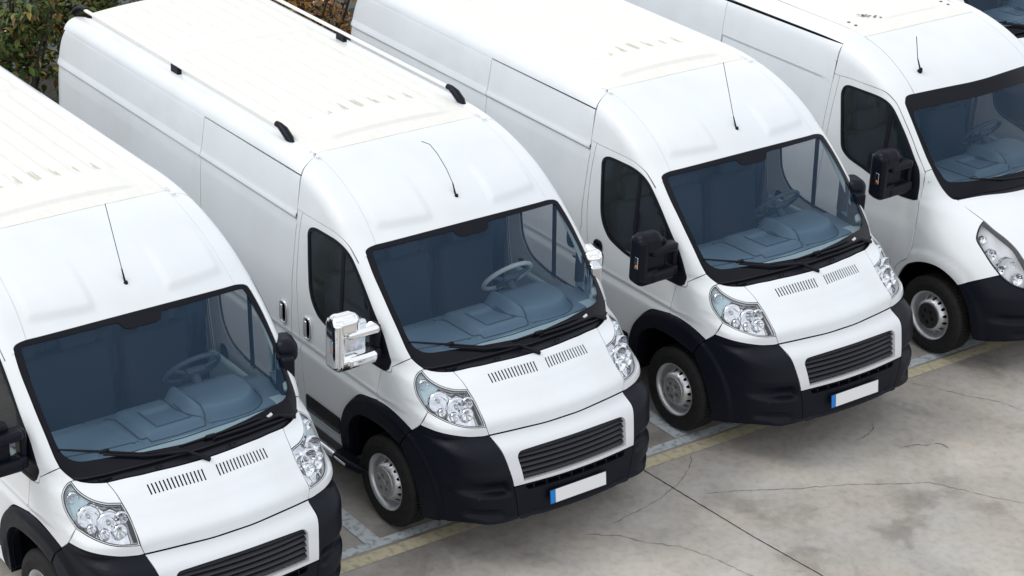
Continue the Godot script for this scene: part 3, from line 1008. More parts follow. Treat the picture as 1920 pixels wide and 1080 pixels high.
func make_mirror_meshes() -> void:
	# right-hand mirror, van coordinates; seen from the front it is a shell with two arms
	var sh := MB.new()
	sh.rbox(Vector3(-1.305, 1.69, -1.045), Vector3(0.235, 0.19, 0.17), 0.075, Basis.IDENTITY, 4)
	sh.rbox(Vector3(-1.375, 1.555, -1.045), Vector3(0.10, 0.40, 0.165), 0.048, Basis.IDENTITY, 4)
	sh.rbox(Vector3(-1.30, 1.405, -1.045), Vector3(0.23, 0.135, 0.16), 0.06, Basis.IDENTITY, 4)
	W.mirror_shell = sh.mesh()
	var core := MB.new()
	core.rbox(Vector3(-1.235, 1.53, -1.065), Vector3(0.23, 0.34, 0.10), 0.025)
	W.mirror_core = core.mesh()
	var arm := MB.new()
	arm.rbox(Vector3(-1.18, 1.622, -1.015), Vector3(0.27, 0.07, 0.125), 0.03)
	W.mirror_arm = arm.mesh()
	var arm2 := MB.new()
	arm2.rbox(Vector3(-1.18, 1.405, -1.015), Vector3(0.27, 0.10, 0.12), 0.04)
	W.mirror_arm2 = arm2.mesh()
	var foot := MB.new()
	foot.rbox(Vector3(-1.055, 1.615, -1.035), Vector3(0.075, 0.06, 0.10), 0.02)
	foot.rbox(Vector3(-1.055, 1.415, -1.02), Vector3(0.075, 0.09, 0.11), 0.025)
	foot.rbox(Vector3(-1.035, 1.5, -1.045), Vector3(0.05, 0.22, 0.10), 0.02)
	W.mirror_foot = foot.mesh()
	var ind := MB.new()
	ind.rbox(Vector3(-1.4215, 1.55, -1.02), Vector3(0.012, 0.10, 0.04), 0.005)
	W.mirror_lamp = ind.mesh()
	var spot := MB.new()
	spot.rbox(Vector3(-1.4265, 1.525, -1.015), Vector3(0.008, 0.022, 0.02), 0.003)
	W.mirror_bulb = spot.mesh()
	var gl := MB.new()
	gl.rbox(Vector3(-1.30, 1.60, -1.131), Vector3(0.18, 0.26, 0.006), 0.002)
	W.mirror_glass = gl.mesh()

func add_mirrors(van: Node3D, shell: Material, arms: Material, shift := Vector3.ZERO) -> void:
	for s in 2:
		var m := Node3D.new()
		m.name = "mirror"
		van.add_child(m, true)
		m.position = shift if s == 0 else Vector3(-shift.x, shift.y, shift.z)
		if s == 1:                                # folded back against the door
			var hinge := Vector3(1.045, 0, -1.0)
			m.basis = Basis(Vector3.UP, 1.3)
			m.position += hinge - m.basis * hinge + Vector3(-0.085, -0.05, 0.17)
		for part in [["mirror_housing", W.mirror_shell, shell], ["mirror_core", W.mirror_core, M.black if shell == M.black else M.chrome_soft], ["mirror_arm", W.mirror_arm, arms], ["mirror_arm", W.mirror_arm2, arms], ["mirror_foot", W.mirror_foot, M.black], ["indicator_lens", W.mirror_lamp, M.chrome_soft], ["indicator_bulb", W.mirror_bulb, M.amber], ["mirror_glass", W.mirror_glass, M.chrome]]:
			if s == 1 and part[0] in ["mirror_foot", "mirror_arm"]:
				continue
			put(part[0], part[1] if s == 0 else flipped(part[1]), part[2], m)

# dashboard, wheel, seats, bulkhead; laid out for a left-hand driver
func make_cab_meshes() -> void:
	var d := MB.new()
	var nx := 100
	var nz := 60
	for i in nx + 1:
		for j in nz + 1:
			var x := lerpf(-0.93, 0.93, float(i) / nx)
			var z := lerpf(-0.56, -1.5, float(j) / nz)
			var t := (-z - 0.6) / 0.9
			var y := 1.385 - 0.05 * t - 0.07 * smooth_step(0.75, 1.0, t)
			var e := Vector2((x - 0.46) / 0.3, (z + 1.20) / 0.33)
			var q := pow(absf(e.x), 2.6) + pow(absf(e.y), 2.6)
			y += 0.085 * smooth_step(1.0, 0.55, q) - 0.014 * smooth_step(1.35, 1.12, q) * smooth_step(0.92, 1.06, q)
			var c := maxf(absf((x - 0.02) / 0.24), absf((z + 1.14) / 0.27))
			y += 0.04 * smooth_step(1.0, 0.82, c) - 0.012 * smooth_step(1.2, 1.08, c) * smooth_step(0.96, 1.04, c)
			var c2 := maxf(absf((x - 0.03) / 0.12), absf((z + 1.08) / 0.13))
			y -= 0.022 * smooth_step(1.0, 0.9, c2)
			y -= 0.008 * smooth_step(0.012, 0.004, absf(x + 0.30 - (z + 0.9) * 0.12)) * smooth_step(-0.78, -0.84, z)
			y -= 0.01 * smooth_step(0.02, 0.008, absf(z + 0.80 + 0.08 * x * x))
			var p := Vector3(x, y, z)
			for k in 30:
				if body.f(p) < -0.035:
					break
				p.y -= 0.008
			d.vert(p, Vector3.UP)
	var ap := MB.new()
	for p in d.v:
		ap.vert(p, Vector3.UP)
	for i in nx:
		for j in nz:
			var o := i * (nz + 1) + j
			var c := d.v[o]
			if j < 16 or absf(c.x) > 0.78 and j < 26:  # cells by the glass and in the corners get the painted-lit tone
				ap.quad(o, o + 1, o + nz + 2, o + nz + 1)
			else:
				d.quad(o, o + 1, o + nz + 2, o + nz + 1)
	d.smooth()
	ap.smooth()
	W.dash = d.mesh()
	W.lit_edge = ap.mesh()
	# seams of the dashboard, laid along its surface
	var seam_lines := []
	var pod := []
	for i in 49:
		var a := TAU * i / 48
		pod.append(Vector2(0.46 + signf(cos(a)) * pow(absf(cos(a)), 0.77) * 0.315, -1.20 + signf(sin(a)) * pow(absf(sin(a)), 0.77) * 0.345))
	seam_lines.append(pod)
	var con := []
	for q in [[-0.23, -1.45], [-0.235, -0.95], [-0.19, -0.86], [0.02, -0.845], [0.22, -0.86], [0.265, -0.95], [0.26, -1.2]]:
		con.append(Vector2(q[0], q[1]))
	seam_lines.append(con)
	var bin := []
	for q in [[-0.10, -1.22], [-0.10, -0.95], [0.16, -0.95], [0.16, -1.22]]:
		bin.append(Vector2(q[0], q[1]))
	seam_lines.append(bin)
	seam_lines.append([Vector2(-0.85, -1.0), Vector2(-0.55, -0.93), Vector2(-0.24, -0.90)])
	seam_lines.append([Vector2(-0.80, -0.86), Vector2(-0.4, -0.79), Vector2(0.0, -0.77), Vector2(0.4, -0.79), Vector2(0.80, -0.86)])
	W.dash_seams = []
	for ln in seam_lines:
		var dense := []
		for i in ln.size() - 1:
			for s in 12:
				var p: Vector2 = ln[i].lerp(ln[i + 1], s / 12.0)
				var fi := clampf((p.x + 0.93) / 1.86 * nx, 0, nx - 0.001)
				var fj := clampf((-0.56 - p.y) / 0.94 * nz, 0, nz - 0.001)
				var o := int(fi) * (nz + 1) + int(fj)
				var y := lerpf(lerpf(d.v[o].y, d.v[o + 1].y, fj - int(fj)), lerpf(d.v[o + nz + 1].y, d.v[o + nz + 2].y, fj - int(fj)), fi - int(fi))
				dense.append(Vector3(p.x, y + 0.002, p.y))
		var sm := MB.new()
		sm.tube(dense, 0.0055, 5)
		W.dash_seams.append(sm.mesh())
	var fr := MB.new()
	fr.box(Vector3(0, 1.0, -1.42), Vector3(1.86, 0.5, 0.1))
	W.dash_front = fr.mesh()
	var tray := MB.new()
	tray.rbox(Vector3(0.03, 1.362, -1.06), Vector3(0.17, 0.02, 0.1), 0.008)
	W.tray = tray.mesh()
	var sw := MB.new()
	var path := []
	for i in 41:
		path.append(Vector3(cos(TAU * i / 40) * 0.2, 0, sin(TAU * i / 40) * 0.2))
	sw.tube(path, 0.018, 10, false)
	W.rim_ring = sw.mesh()
	var sp := MB.new()
	for a in [0.35, PI - 0.35, -PI / 2 - 0.0]:
		sp.tube([Vector3(cos(a) * 0.05, -0.03, sin(a) * 0.05), Vector3(cos(a) * 0.19, 0, sin(a) * 0.19)], 0.014, 6)
	sp.rbox(Vector3(0, -0.03, 0), Vector3(0.15, 0.05, 0.13), 0.02)
	sp.tube([Vector3(0, -0.05, 0), Vector3(0, -0.3, 0)], 0.035, 8)
	W.spokes = sp.mesh()
	for kind in [["seat_single", 0.46, 0.5], ["seat_bench", -0.36, 0.92]]:
		var s := MB.new()
		var x: float = kind[1]
		var wd: float = kind[2]
		s.rbox(Vector3(x, 0.82, -1.75), Vector3(wd, 0.16, 0.5), 0.05)
		s.rbox(Vector3(x, 1.2, -2.0), Vector3(wd, 0.72, 0.14), 0.05, Basis(Vector3.RIGHT, -0.15))
		var heads := [x] if wd < 0.6 else [x - 0.23, x + 0.23]
		for hx in heads:
			s.rbox(Vector3(hx, 1.66, -2.05), Vector3(0.27, 0.2, 0.09), 0.035, Basis(Vector3.RIGHT, -0.12))
		W[kind[0]] = s.mesh()
	var bulk := MB.new()
	bulk.box(Vector3(0, 1.3, -2.15), Vector3(1.9, 1.9, 0.03))
	W.bulkhead = bulk.mesh()
	var hl := MB.new()
	hl.box(Vector3(0, 2.09, -1.86), Vector3(1.72, 0.03, 0.56))
	W.headliner = hl.mesh()
	var fl := MB.new()
	fl.box(Vector3(0, 0.45, -1.45), Vector3(1.66, 0.04, 1.36))
	W.cab_floor = fl.mesh()
	var dl := MB.new()
	dl.rbox(Vector3(-0.925, 1.10, -1.55), Vector3(0.06, 0.32, 0.95), 0.03)
	dl.rbox(Vector3(-0.90, 1.10, -1.6), Vector3(0.08, 0.06, 0.4), 0.02)
	W.door_card = dl.mesh()
	var pl := MB.new()
	pl.tube([Vector3(-0.90, 2.0, -1.44), Vector3(-0.915, 1.75, -1.20), Vector3(-0.915, 1.5, -0.98), Vector3(-0.9, 1.42, -0.90)], [0.022, 0.022, 0.026, 0.03], 8)
	W.pillar_lining = pl.mesh()
	var un := MB.new()
	un.box(Vector3(0, 0.36, -3.4), Vector3(1.5, 0.2, 5.4))
	W.underbody = un.mesh()
	var well := MB.new()
	var k := 22
	for e in 2:
		pass
	for i in k:
		var a0 := lerpf(-0.12, PI + 0.2, float(i) / k)
		var a1 := lerpf(-0.12, PI + 0.2, float(i + 1) / k)
		var p0 := Vector3(0, 0.345 + sin(a0) * 0.52, -1.0 + cos(a0) * (0.55 if cos(a0) < 0.0 else 0.47))
		var p1 := Vector3(0, 0.345 + sin(a1) * 0.52, -1.0 + cos(a1) * (0.55 if cos(a1) < 0.0 else 0.47))
		well.flat([p0 + Vector3(-0.955 + 0.07 * maxf(cos(a0), 0.0), 0, 0), p1 + Vector3(-0.955 + 0.07 * maxf(cos(a1), 0.0), 0, 0), p1 + Vector3(-0.52, 0, 0), p0 + Vector3(-0.52, 0, 0)], Vector3(0, -sin(a0), -cos(a0)))
	var iw := MB.new()
	iw.box(Vector3(-0.52, 0.6, -1.0), Vector3(0.02, 0.66, 1.12))
	W.well_inner = iw.mesh()
	W.well = well.mesh()

func add_cab(van: Node3D, cover: Material, wheel_at := Vector3(0.44, 1.485, -1.43)) -> void:
	var db := put("dashboard", W.dash, M.dash, van)
	for sm in W.dash_seams:
		put("dashboard_seam", sm, M.dash_dark, db)
	put("dashboard_painted_lit_edge", W.lit_edge, M.lit_edge, van)
	put("dashboard_front", W.dash_front, M.dash_dark, van)
	put("dashboard_tray", W.tray, M.dash_dark, van)
	var sw := Node3D.new()
	sw.name = "steering_wheel"
	van.add_child(sw, true)
	sw.position = wheel_at
	sw.basis = Basis(Vector3.RIGHT, -0.86)
	put("wheel_rim", W.rim_ring, cover, sw)
	put("wheel_spokes", W.spokes, M.dash_dark, sw)
	put("driver_seat", W.seat_single, M.seat, van)
	put("passenger_bench", W.seat_bench, M.seat, van)
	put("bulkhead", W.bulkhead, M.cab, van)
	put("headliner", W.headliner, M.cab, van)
	put("cab_floor", W.cab_floor, M.dark, van)
	pair("door_lining", W.door_card, M.cab_light, van)
	pair("pillar_lining", W.pillar_lining, M.cab_light, van)
	put("underbody", W.underbody, M.dark, van)
	pair("wheel_arch_liner", W.well, M.dark, van)
	pair("engine_side", W.well_inner, M.dark, van)

# ------------------------------------------------------------------ one large van
func make_detail_meshes() -> void:
	# headlamp: bowls with facets, small lamps, seen through the lens
	var units := []
	for q in [[Vector3(-0.862, 1.195, -0.49), 0.072], [Vector3(-0.757, 1.168, -0.395), 0.074], [Vector3(-0.676, 1.186, -0.37), 0.042], [Vector3(-0.712, 1.128, -0.325), 0.044], [Vector3(-0.896, 1.283, -0.628), 0.036], [Vector3(-0.80, 1.115, -0.38), 0.03], [Vector3(-0.86, 1.13, -0.45), 0.028]]:
		var bowls := MB.new()
		var bulbs := MB.new()
		var rims := MB.new()
		var c: Vector3 = body.drop(q[0], Vector3(-0.4, 0.2, 0.88).normalized())
		var r: float = q[1]
		var ax := Vector3(-0.28, 0.06, 1).normalized()
		c -= body.normal(c) * (r * 0.42 + 0.006)
		var xb := ax.cross(Vector3.UP).normalized()
		var xf := Transform3D(Basis(xb, ax, xb.cross(ax)), c)
		var k := 28 if r > 0.05 else 9
		for i in k:
			for j in 4:
				var a0 := TAU * i / k
				var a1 := TAU * (i + 1) / k
				var r0 := r * (1.0 - j * 0.24)
				var r1 := r * (1.0 - (j + 1) * 0.24)
				var h0 := -0.9 * (r * r - r0 * r0) / r
				var h1 := -0.9 * (r * r - r1 * r1) / r
				var pts := [xf * Vector3(cos(a0) * r0, h0, sin(a0) * r0), xf * Vector3(cos(a1) * r0, h0, sin(a1) * r0), xf * Vector3(cos(a1) * r1, h1, sin(a1) * r1), xf * Vector3(cos(a0) * r1, h1, sin(a0) * r1)]
				var nn: Vector3 = (pts[1] - pts[0]).cross(pts[2] - pts[0]).normalized()
				if nn.dot(ax) < 0.0:
					nn = -nn
				if r > 0.05:
					var s0 := bowls.v.size()
					for e in [[a0, r0], [a1, r0], [a1, r1], [a0, r1]]:
						bowls.vert(Vector3.ZERO, xf.basis * Vector3(-cos(e[0]) * e[1] * 1.8 / r, 1, -sin(e[0]) * e[1] * 1.8 / r).normalized())
					for q4 in 4:
						bowls.v[s0 + q4] = pts[q4]
					bowls.quad(s0, s0 + 1, s0 + 2, s0 + 3)
				else:
					bowls.flat(pts, nn)
		rims.lathe([Vector2(r * 1.07, -0.03), Vector2(r * 1.07, 0.002), Vector2(r * 1.0, 0.004), Vector2(r * 0.97, -0.004)], xf, 28, 0.2)
		bulbs.lathe([Vector2(r * 0.2, -0.055 if r > 0.05 else -0.03), Vector2(r * 0.2, -0.012), Vector2(r * 0.12, -0.004), Vector2(0.0, -0.003)], xf, 10, 0.2)
		units.append([bowls.mesh(), rims.mesh(), bulbs.mesh()])
	W.lamp_units = units
	# grille slats: swept along the bow of the nose
	var slats := []
	for i in 6:
		var s := MB.new()
		var y := 0.704 + i * 0.0366
		var prof := [Vector2(-0.012, -0.013), Vector2(0.0, -0.010), Vector2(0.002, -0.005), Vector2(-0.022, 0.009), Vector2(-0.034, 0.010)]
		if i == 5:
			y = 0.885
		var rows := []
		for k in 25:
			var x := lerpf(-0.497, 0.497, k / 24.0)
			var yy := y - (0.012 if i == 5 else 0.0) * absf(x) * 2.0
			var z: float = body.drop(Vector3(x, yy, 0.05), Vector3(0, 0, 1)).z - 0.022
			var row := []
			for p in prof:
				row.append(s.vert(Vector3(x, yy + p.y, z + p.x), Vector3(0, 0.6, 0.8)))
			rows.append(row)
		for k in 24:
			for p in prof.size() - 1:
				s.quad(rows[k][p], rows[k + 1][p], rows[k + 1][p + 1], rows[k][p + 1])
		var m := MB.new()
		for t in range(0, s.idx.size(), 3):
			var a := s.v[s.idx[t]]
			var b := s.v[s.idx[t + 1]]
			var c := s.v[s.idx[t + 2]]
			var nn := (b - a).cross(c - a).normalized()
			if nn.dot(Vector3(0, 0.6, 0.8)) < 0.0:
				nn = -nn
			m.flat([a, b, c], nn)
		slats.append(m.mesh())
	W.slats = slats
	var back := MB.new()
	back.box(Vector3(0, 0.78, -0.10), Vector3(1.1, 0.3, 0.02))
	W.grille_back = back.mesh()
	var back2 := MB.new()
	back2.box(Vector3(0, 0.60, -0.02), Vector3(1.0, 0.12, 0.02))
	W.intake_back = back2.mesh()
	var ribs := []
	for i in 8:
		var rb := MB.new()
		var x := lerpf(-0.385, 0.385, i / 7.0)
		var z: float = body.drop(Vector3(x, 0.615, 0.05), Vector3(0, 0, 1)).z
		rb.box(Vector3(x, 0.618, z - 0.024), Vector3(0.007, 0.052, 0.03))
		ribs.append(rb.mesh())
	W.intake_ribs = ribs
	var pl := MB.new()
	pl.rbox(Vector3(-0.015, 0.508, 0.113), Vector3(0.525, 0.115, 0.008), 0.003, Basis(Vector3.RIGHT, -0.12))
	W.plate_holder = pl.mesh()
	var pw := MB.new()
	pw.rbox(Vector3(0.006, 0.509, 0.1185), Vector3(0.468, 0.104, 0.003), 0.001, Basis(Vector3.RIGHT, -0.12))
	W.plate = pw.mesh()
	var pb := MB.new()
	pb.rbox(Vector3(-0.2525, 0.509, 0.1185), Vector3(0.045, 0.104, 0.003), 0.001, Basis(Vector3.RIGHT, -0.12))
	W.plate_blue = pb.mesh()
	# wipers
	var nrm := func(p: Vector3, h: float) -> Vector3:
		var q := body.drop(p, Vector3(0, 0.68, 0.73))
		return q + body.normal(q) * h
	var wip := []
	for q in [[[-0.874, 1.512, -0.86], [-0.609, 1.472, -0.734], [-0.402, 1.44, -0.64], [-0.25, 1.42, -0.60], [-0.62, 1.455, -0.72], [-0.36, 1.415, -0.612], [-0.10, 1.395, -0.555], [0.03, 1.34, -0.47]], [[-0.12, 1.425, -0.60], [0.10, 1.43, -0.60], [0.35, 1.425, -0.625], [0.52, 1.42, -0.65], [0.13, 1.41, -0.585], [0.38, 1.40, -0.605], [0.66, 1.39, -0.66], [0.80, 1.345, -0.66]]]:
		var b := MB.new()
		var pts := []
		for i in 4:
			pts.append(nrm.call(Vector3(q[i][0], q[i][1], q[i][2]), 0.012))
		b.tube(pts, [0.006, 0.009, 0.009, 0.006], 6)
		var a := MB.new()
		var ap := []
		for i in range(4, 8):
			ap.append(nrm.call(Vector3(q[i][0], q[i][1], q[i][2]), 0.026 if i < 7 else 0.0))
		a.tube(ap, [0.008, 0.009, 0.012, 0.018], 6)
		a.rbox(pts[1] + Vector3(0.0, 0.01, 0.012), Vector3(0.07, 0.022, 0.022), 0.006)
		wip.append([b.mesh(), a.mesh()])
	W.wipers = wip
	var jets := []
	for x in [-0.315, 0.235]:
		var noz := MB.new()
		var ring := []
		var c: Vector3 = nrm.call(Vector3(x, 1.368, -0.53), -0.008)
		for i in 13:
			ring.append(c + Vector3(cos(PI * i / 12) * 0.02, sin(PI * i / 12) * 0.022, 0.004))
		noz.tube(ring, 0.006, 6)
		jets.append(noz.mesh())
	var lug := MB.new()
	lug.rbox(nrm.call(Vector3(-0.66, 1.36, -0.61), -0.02), Vector3(0.09, 0.03, 0.03), 0.008)
	W.lug = lug.mesh()
	W.nozzles = jets
	var st := MB.new()
	var sq: Vector3 = nrm.call(Vector3(0.60, 1.405, -0.67), 0.003)
	st.box(sq, Vector3(0.055, 0.002, 0.02), Basis(Vector3.RIGHT, 0.85) * Basis(Vector3.UP, 0.35))
	W.sticker = st.mesh()
	# aerials: straight, leaning, bent
	var ab := MB.new()
	ab.lathe([Vector2(0.024, 0.0), Vector2(0.02, 0.018), Vector2(0.011, 0.04), Vector2(0.0, 0.046)], Transform3D(Basis(Vector3.RIGHT, 0.45), Vector3.ZERO), 14, 0.2)
	ab.tube([Vector3(0, 0.03, 0.0), Vector3(0, 0.11, -0.04)], [0.008, 0.005], 6)
	W.aerial_base = ab.mesh()
	for kind in [["straight", [Vector3(0, 0.11, -0.04), Vector3(-0.005, 0.53, -0.21)]], ["leaning", [Vector3(0, 0.11, -0.04), Vector3(0.0, 0.515, -0.245)]], ["bent", [Vector3(0, 0.11, -0.04), Vector3(-0.005, 0.2, -0.12), Vector3(-0.02, 0.29, -0.22), Vector3(-0.035, 0.34, -0.30), Vector3(-0.07, 0.352, -0.36)]]]:
		var a := MB.new()
		a.tube(kind[1], 0.0027, 5)
		W["aerial_" + kind[0]] = a.mesh()
	# door handle: bezel, cup and grip (right side)
	var bz := MB.new()
	for i in 1:
		var pp := []
		for k in 33:
			var t := TAU * k / 32
			pp.append(Vector3(-0.004, signf(sin(t)) * pow(absf(sin(t)), 0.6) * 0.088, signf(cos(t)) * pow(absf(cos(t)), 0.6) * 0.046))
		bz.tube(pp, 0.012, 8, false)
	W.handle_bezel = bz.mesh()
	var cup := MB.new()
	cup.rbox(Vector3(0.004, 0, 0), Vector3(0.012, 0.165, 0.085), 0.005)
	W.handle_cup = cup.mesh()
	var grip := MB.new()
	grip.rbox(Vector3(-0.016, 0.0, -0.012), Vector3(0.022, 0.13, 0.03), 0.01)
	W.handle_grip = grip.mesh()
	# roof details: fixing points in the gutter
	var fx := MB.new()
	fx.rbox(Vector3(-0.772, 2.456, 0), Vector3(0.022, 0.012, 0.04), 0.005)
	W.fixings = fx.mesh()
	var dots := MB.new()
	dots.lathe([Vector2(0.01, 0.0), Vector2(0.009, 0.004), Vector2(0.0, 0.004)], Transform3D(Basis.IDENTITY, Vector3(-0.765, 2.459, 0)), 10)
	W.plugs = dots.mesh()
	var gm := MB.new()
	var rng := RandomNumberGenerator.new()
	rng.seed = 12
	for x in [-0.49, -0.34, -0.19, -0.04, 0.11, 0.26, 0.41]:
		for k in 3:
			var c := Vector3(x + 0.075 + rng.randf_range(-0.025, 0.025), 0, -2.80 - rng.randf_range(0.0, 0.02))
			var len := rng.randf_range(0.05, 0.22)
			var w := rng.randf_range(0.006, 0.018)
			var y := 2.5165 - 0.036 * pow(c.x / 0.77, 2.0) - 0.0118 + k * 0.0006
			gm.flat([c + Vector3(-w, y, 0), c + Vector3(w, y, 0.004), c + Vector3(w * 0.3, y, -len), c + Vector3(-w * 0.3, y, -len)], Vector3.UP)
	W.grime = gm.mesh()
	# roof rail with three feet (right side)
	var rail := MB.new()
	rail.rbox(Vector3(-0.80, 2.545, -4.40), Vector3(0.034, 0.022, 3.36), 0.009)
	W.rail = rail.mesh()
	var feet := []
	for q in [[-2.66, 1.0], [-4.36, 0.0], [-6.1, -1.0]]:
		var ft := MB.new()
		var z: float = q[0]
		var s: float = q[1]
		if s == 0.0:
			ft.rbox(Vector3(-0.80, 2.50, z), Vector3(0.04, 0.085, 0.13), 0.012)
		else:
			ft.tube([Vector3(-0.80, 2.45, z + 0.13 * s), Vector3(-0.80, 2.485, z + 0.07 * s), Vector3(-0.80, 2.53, z - 0.01 * s), Vector3(-0.80, 2.548, z - 0.075 * s), Vector3(-0.80, 2.547, z - 0.12 * s)], [0.012, 0.034, 0.034, 0.026, 0.024], 10)
		feet.append(ft.mesh())
	W.rail_feet = feet
	# side step
	var stp := MB.new()
	stp.tube([Vector3(-1.10, 0.36, -1.45), Vector3(-1.10, 0.36, -4.4)], 0.03, 12)
	W.step_tube = stp.mesh()
	var sts := MB.new()
	sts.rbox(Vector3(-1.045, 0.372, -2.9), Vector3(0.09, 0.02, 2.8), 0.006)
	W.step_tread = sts.mesh()
	var ste := MB.new()
	ste.tube([Vector3(-1.10, 0.36, -1.46), Vector3(-1.09, 0.36, -1.3), Vector3(-1.06, 0.35, -1.2), Vector3(-1.03, 0.345, -1.14)], [0.038, 0.04, 0.034, 0.012], 10)
	ste.rbox(Vector3(-1.045, 0.36, -1.38), Vector3(0.1, 0.05, 0.2), 0.015)
	W.step_end = ste.mesh()
	var trim := MB.new()
	trim.rbox(Vector3(-1.132, 0.372, -1.36), Vector3(0.012, 0.02, 0.15), 0.005)
	W.step_trim = trim.mesh()

func add_handle(parent: Node3D, at: Vector3, bezel: Material, grip: Material) -> void:
	var h := Node3D.new()
	h.name = "handle"
	parent.add_child(h, true)
	# bezel, cup and grip are one fitting on the door
	h.position = at
	put("handle_bezel", W.handle_bezel, bezel, h)
	put("handle_cup", W.handle_cup, M.gloss, h)
	put("handle_grip", W.handle_grip, grip, h)

func large_van(called: String, label: String, at: Vector3, yaw: float, o: Dictionary) -> Node3D:
	var v := thing(called, label, "van", "large white panel vans parked in a row")
	v.position = at
	v.rotation.y = yaw
	var k: String = o.get("length", "long")
	put("hood", P.hood, M.white, v)
	put("engine_bay", P.bay, M.dark, v)
	var ws := put("windscreen", P.glass, M.screen, v)
	put("windscreen_border", P.frit, M.gloss, ws)
	put("windscreen_strip", P.strip, M.trim, ws)
	put("sticker", W.sticker, M.paper, ws)
	var cw := put("cowl", P.cowl, M.trim, v)
	for j in W.nozzles:
		put("washer_jet", j, M.black, cw)
	put("hinge_cover", W.lug, M.black, cw)
	for w in W.wipers:
		var wb := put("wiper", w[1], M.seal, v)
		put("wiper_blade", w[0], M.seal, wb)
	put("cab_roof", P.dome, M.white, v)
	pair("cab_roof_side", P.dome_side, M.white, v)
	var rf := put("roof", P["roof_" + k], M.roof, v)
	for z in [-2.24, -2.36, -3.02, -3.1, -4.15, -4.25, -4.32, -5.3, -5.4]:
		for c in pair("roof_clip", W.fixings, M.roof, rf):
			c.position.z = z
	put("grime", W.grime, M.grime, rf).set_meta("kind", "stuff")
	for z in [-2.3, -3.06, -4.2, -5.35]:
		for c in pair("roof_plug", W.plugs, M.steel, rf):
			c.position.z = z
	pair("roof_edge", P["cant_" + k], M.white, v)
	pair("rear_side_panel", P["rear_" + k], M.white, v)
	put("rear_door", P["tail_" + k], M.white, v)
	pair("front_pillar", P.pillar, M.white, v)
	pair("door_post", P.bpost, M.white, v)
	pair("sill", P.sill, M.white, v)
	pair("fender", P.fender, M.white, v)
	pair("headlight_surround", P.surround, M.white, v)
	pair("headlight_lower_band", P.under, M.white, v)
	pair("bumper_corner", P.corner, M.black, v)
	pair("wheel_arch_trim", P.arch, M.black, v)
	pair("door_rubbing_strip", P.rub, M.gloss, v)
	put("bumper", P.bumper, M.black, v)
	var gf := put("grille_frame", P.frame, M.silver, v)
	for s in W.slats:
		put("slat", s, M.slat, gf)
	put("grille_backing", W.grille_back, M.dark, v)
	var itk := put("lower_intake", W.intake_back, M.dark, v)
	for rb in W.intake_ribs:
		put("intake_rib", rb, M.trim, itk)
	var lp := put("licence_plate", W.plate_holder, M.trim, v)
	put("plate_field", W.plate, M.plate, lp)
	put("plate_stripe", W.plate_blue, M.plate_blue, lp)
	var lens := pair("headlight", P.lens, M.lens, v)
	for s in 2:
		var fl := func(m: ArrayMesh) -> ArrayMesh: return m if s == 0 else flipped(m)
		put("reflector_housing", fl.call(P.lamp_bowl), M.chrome_soft, lens[s])
		put("headlight_rim", fl.call(P.lamp_rim), M.silver, lens[s])
		for u in W.lamp_units:
			put("reflector_bowl", fl.call(u[0]), M.bowl, lens[s])
			put("reflector_ring", fl.call(u[1]), M.chrome_soft, lens[s])
			put("bulb", fl.call(u[2]), M.steel, lens[s])
	var doors := pair("front_door", P.door, M.white, v)
	var slides := pair("sliding_door", P.slide, M.white, v)
	for s in 2:
		var fl := func(m: ArrayMesh) -> ArrayMesh: return m if s == 0 else flipped(m)
		var d: Node3D = doors[s]
		put("window_seal", fl.call(P.win_seal), M.seal, d)
		put("window", fl.call(P.win), M.side_glass, d)
		put("window_bar", fl.call(P.win_bar), M.seal, d)
		put("mirror_mount", fl.call(P.win_corner), M.black, d)
		var bz: Material = M.chrome if o.get("chrome", false) else M.black
		for q in [[d, Vector3(-1.018, 1.19, -1.985)], [slides[s], Vector3(-1.018, 1.19, -2.335)]]:
			var px: Vector3 = q[1]
			if s == 1:
				px.x = -px.x
			for part in [["handle_bezel", W.handle_bezel, bz], ["handle_cup", W.handle_cup, M.gloss], ["handle_grip", W.handle_grip, bz]]:
				var h := put(part[0], fl.call(part[1]), part[2], q[0])
				h.position = px
	put("body_frame", P.seams_mid, M.dark, v)
	pair("side_frame", P.seams_side, M.dark, v)
	var ab := put("aerial", W.aerial_base, M.seal, v)
	ab.position = Vector3(0.012, 2.192, -1.548)
	put("aerial_rod", W["aerial_" + o.get("aerial", "straight")], M.seal, ab)
	add_mirrors(v, M.chrome if o.get("chrome", false) else M.black, M.chrome if o.get("chrome", false) else M.black)
	add_cab(v, M.cover if o.get("cover", false) else M.dash_dark)
	add_wheel(v, Vector3(-0.905, 0.355, -0.935), o.get("turn", 0.4))
	add_wheel(v, Vector3(0.905, 0.355, -0.935), 1.1)
	add_wheel(v, Vector3(-0.905, 0.355, -4.98), 0.9)
	add_wheel(v, Vector3(0.905, 0.355, -4.98), 0.2)
	if o.get("rails", false):
		for r in pair("roof_rail", W.rail, M.alloy, v):
			for f in W.rail_feet:
				put("rail_foot", f if r.name == "roof_rail" else flipped(f), M.black, r)
		for st in pair("side_step", W.step_tube, M.chrome, v):
			for q in [["step_tread", W.step_tread, M.steel_dark], ["step_end", W.step_end, M.black], ["step_trim", W.step_trim, M.chrome]]:
				put(q[0], q[1] if st.name == "side_step" else flipped(q[1]), q[2], st)
	return v

